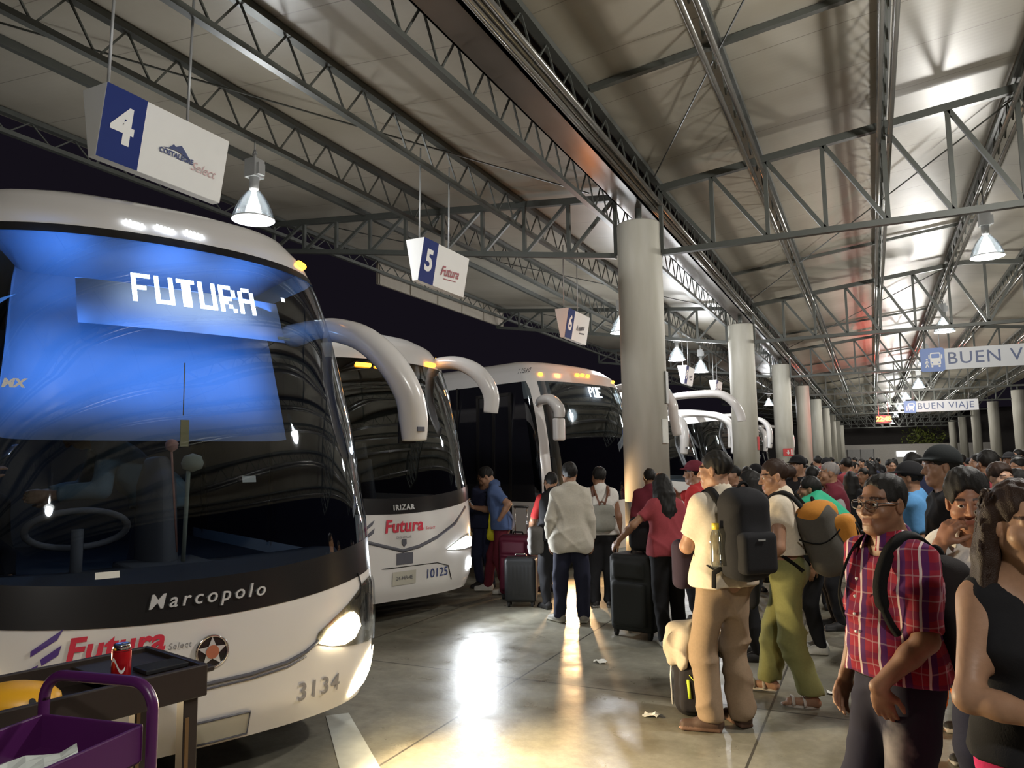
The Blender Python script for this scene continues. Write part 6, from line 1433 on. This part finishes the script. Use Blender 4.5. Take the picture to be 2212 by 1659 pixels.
# black deep-tray trolley; local +x runs away from the camera
bt_ = empty('trolley', (-2.60, 1.84, 0), rad(77), 'black trolley with deep tray and square legs before the front coach', 'trolley')
L_, Wd = .90, .46; z1 = .975
b = MB(); b.box((-.15, .0, .885), (L_, Wd, .02)); b.build('tray_floor', M_dkwood, bt_, .004)
b = MB()
for s_ in (-1, 1): b.box((-.15, s_*Wd/2, .925), (L_+.02, .022, .115))
b.box((-.15+L_/2, 0, .925), (.022, Wd, .115)); b.box((-.15-L_/2, 0, .925), (.022, Wd, .115))
b.box((-.02+.2, 0, .955), (.34, Wd-.02, .02)); b.build('rim', M_dkwood, bt_, .005)
for (x, y) in ((.26, -.19), (.26, .19), (-.56, .19), (-.56, -.19)):
    b = MB(); b.box((x, y, .45), (.055, .055, .90)); lg = b.build('leg', M_dkwood, bt_, .004); b = MB(); b.box((x-.015, y-.029, .50), (.014, .004, .6)); b.build('worn_edge', M_brass, lg)
b = MB(); b.box((-.15, 0, .34), (L_*.95, Wd*.92, .02)); b.build('lower_shelf', M_dkwood, bt_, .004)
b = MB(); b.box((.20, -.10, z1), (.16, .11, .016)); tag(b.build('tablet', mat('tablet_black', (.02, .02, .022), .25), None, .004), 'flat black device lying on the black trolley beside the can', 'device')
bpy.data.objects['tablet'].location = bt_.location; bpy.data.objects['tablet'].rotation_euler = bt_.rotation_euler
# soda can
cn = empty('soda_can', (-2.49, 1.87, .965), rad(20), 'red and silver drink can standing on the black trolley', 'can')
b = MB(); b.lathe([(.0, 0), (.026, 0), (.033, .010), (.033, .100), (.027, .116), (.026, .118)], 28); b.build('body', mat('can_red', (.50, .012, .018), .25, .4), cn)
b = MB(); b.lathe([(.0335, .098), (.0275, .1165), (.027, .121), (.024, .119), (.0, .118)], 28); b.tube([(0, 0, .1205), (.012, 0, .122)], [(.006, .0015)]*2, 8); b.build('lid', M_chrome, cn)
b = MB(); Q = []
for k in range(15): a = -2.3+1.7*k/14; z = .05+.022*math.sin(k*.42); Q.append([(.0335*math.cos(a), .0335*math.sin(a), z-.006), (.0335*math.cos(a), .0335*math.sin(a), z+.006)])
b.grid(Q); b.build('white_band', M_white, cn)
# yellow tub lying in the deep tray
tb = empty('tub', (-2.70, 1.62, .896), rad(30), 'rounded yellow plastic tub with dark holes lying in the black trolley tray', 'tub')
b = MB(); b.lathe([(.02, 0), (.10, .002), (.125, .02), (.12, .05), (.095, .078), (.05, .092), (.0, .096)], 36); b.v = [(p[0]*1.25, p[1]*.9, p[2]) for p in b.v]; b.build('body', M_yell, tb)
for a in (-2.3, -1.55, -.8):
    b = MB(); n = 14; c = Vector((.118*1.25*math.cos(a), .118*.9*math.sin(a), .048)); t = Vector((-math.sin(a), math.cos(a), 0)); u = Vector((-math.cos(a)*.5, -math.sin(a)*.5, .86)); o_ = Vector((math.cos(a), math.sin(a), .5))*.008
    b.add([c+t*.011*math.cos(2*PI*k/n)+u*.014*math.sin(2*PI*k/n)+o_ for k in range(n)], [tuple(range(n))]); b.build('hole', M_black, tb)
# pale strip on the floor by the front coach
M_line = mat('floor_strip_white', (.55, .56, .50), .55, 0, .2, 12)
b = MB(); b.add([(-3.49, 4.20, .004), (-3.38, 4.31, .004), (-2.62, 3.63, .004), (-2.80, 3.50, .004)], [(0, 3, 2, 1)]); b.add([(-3.49, 4.20, .0), (-3.38, 4.31, .0), (-2.62, 3.63, .0), (-2.80, 3.50, .0)], [(0, 1, 2, 3)])
tag(b.build('trim_2', M_line), kind='structure')
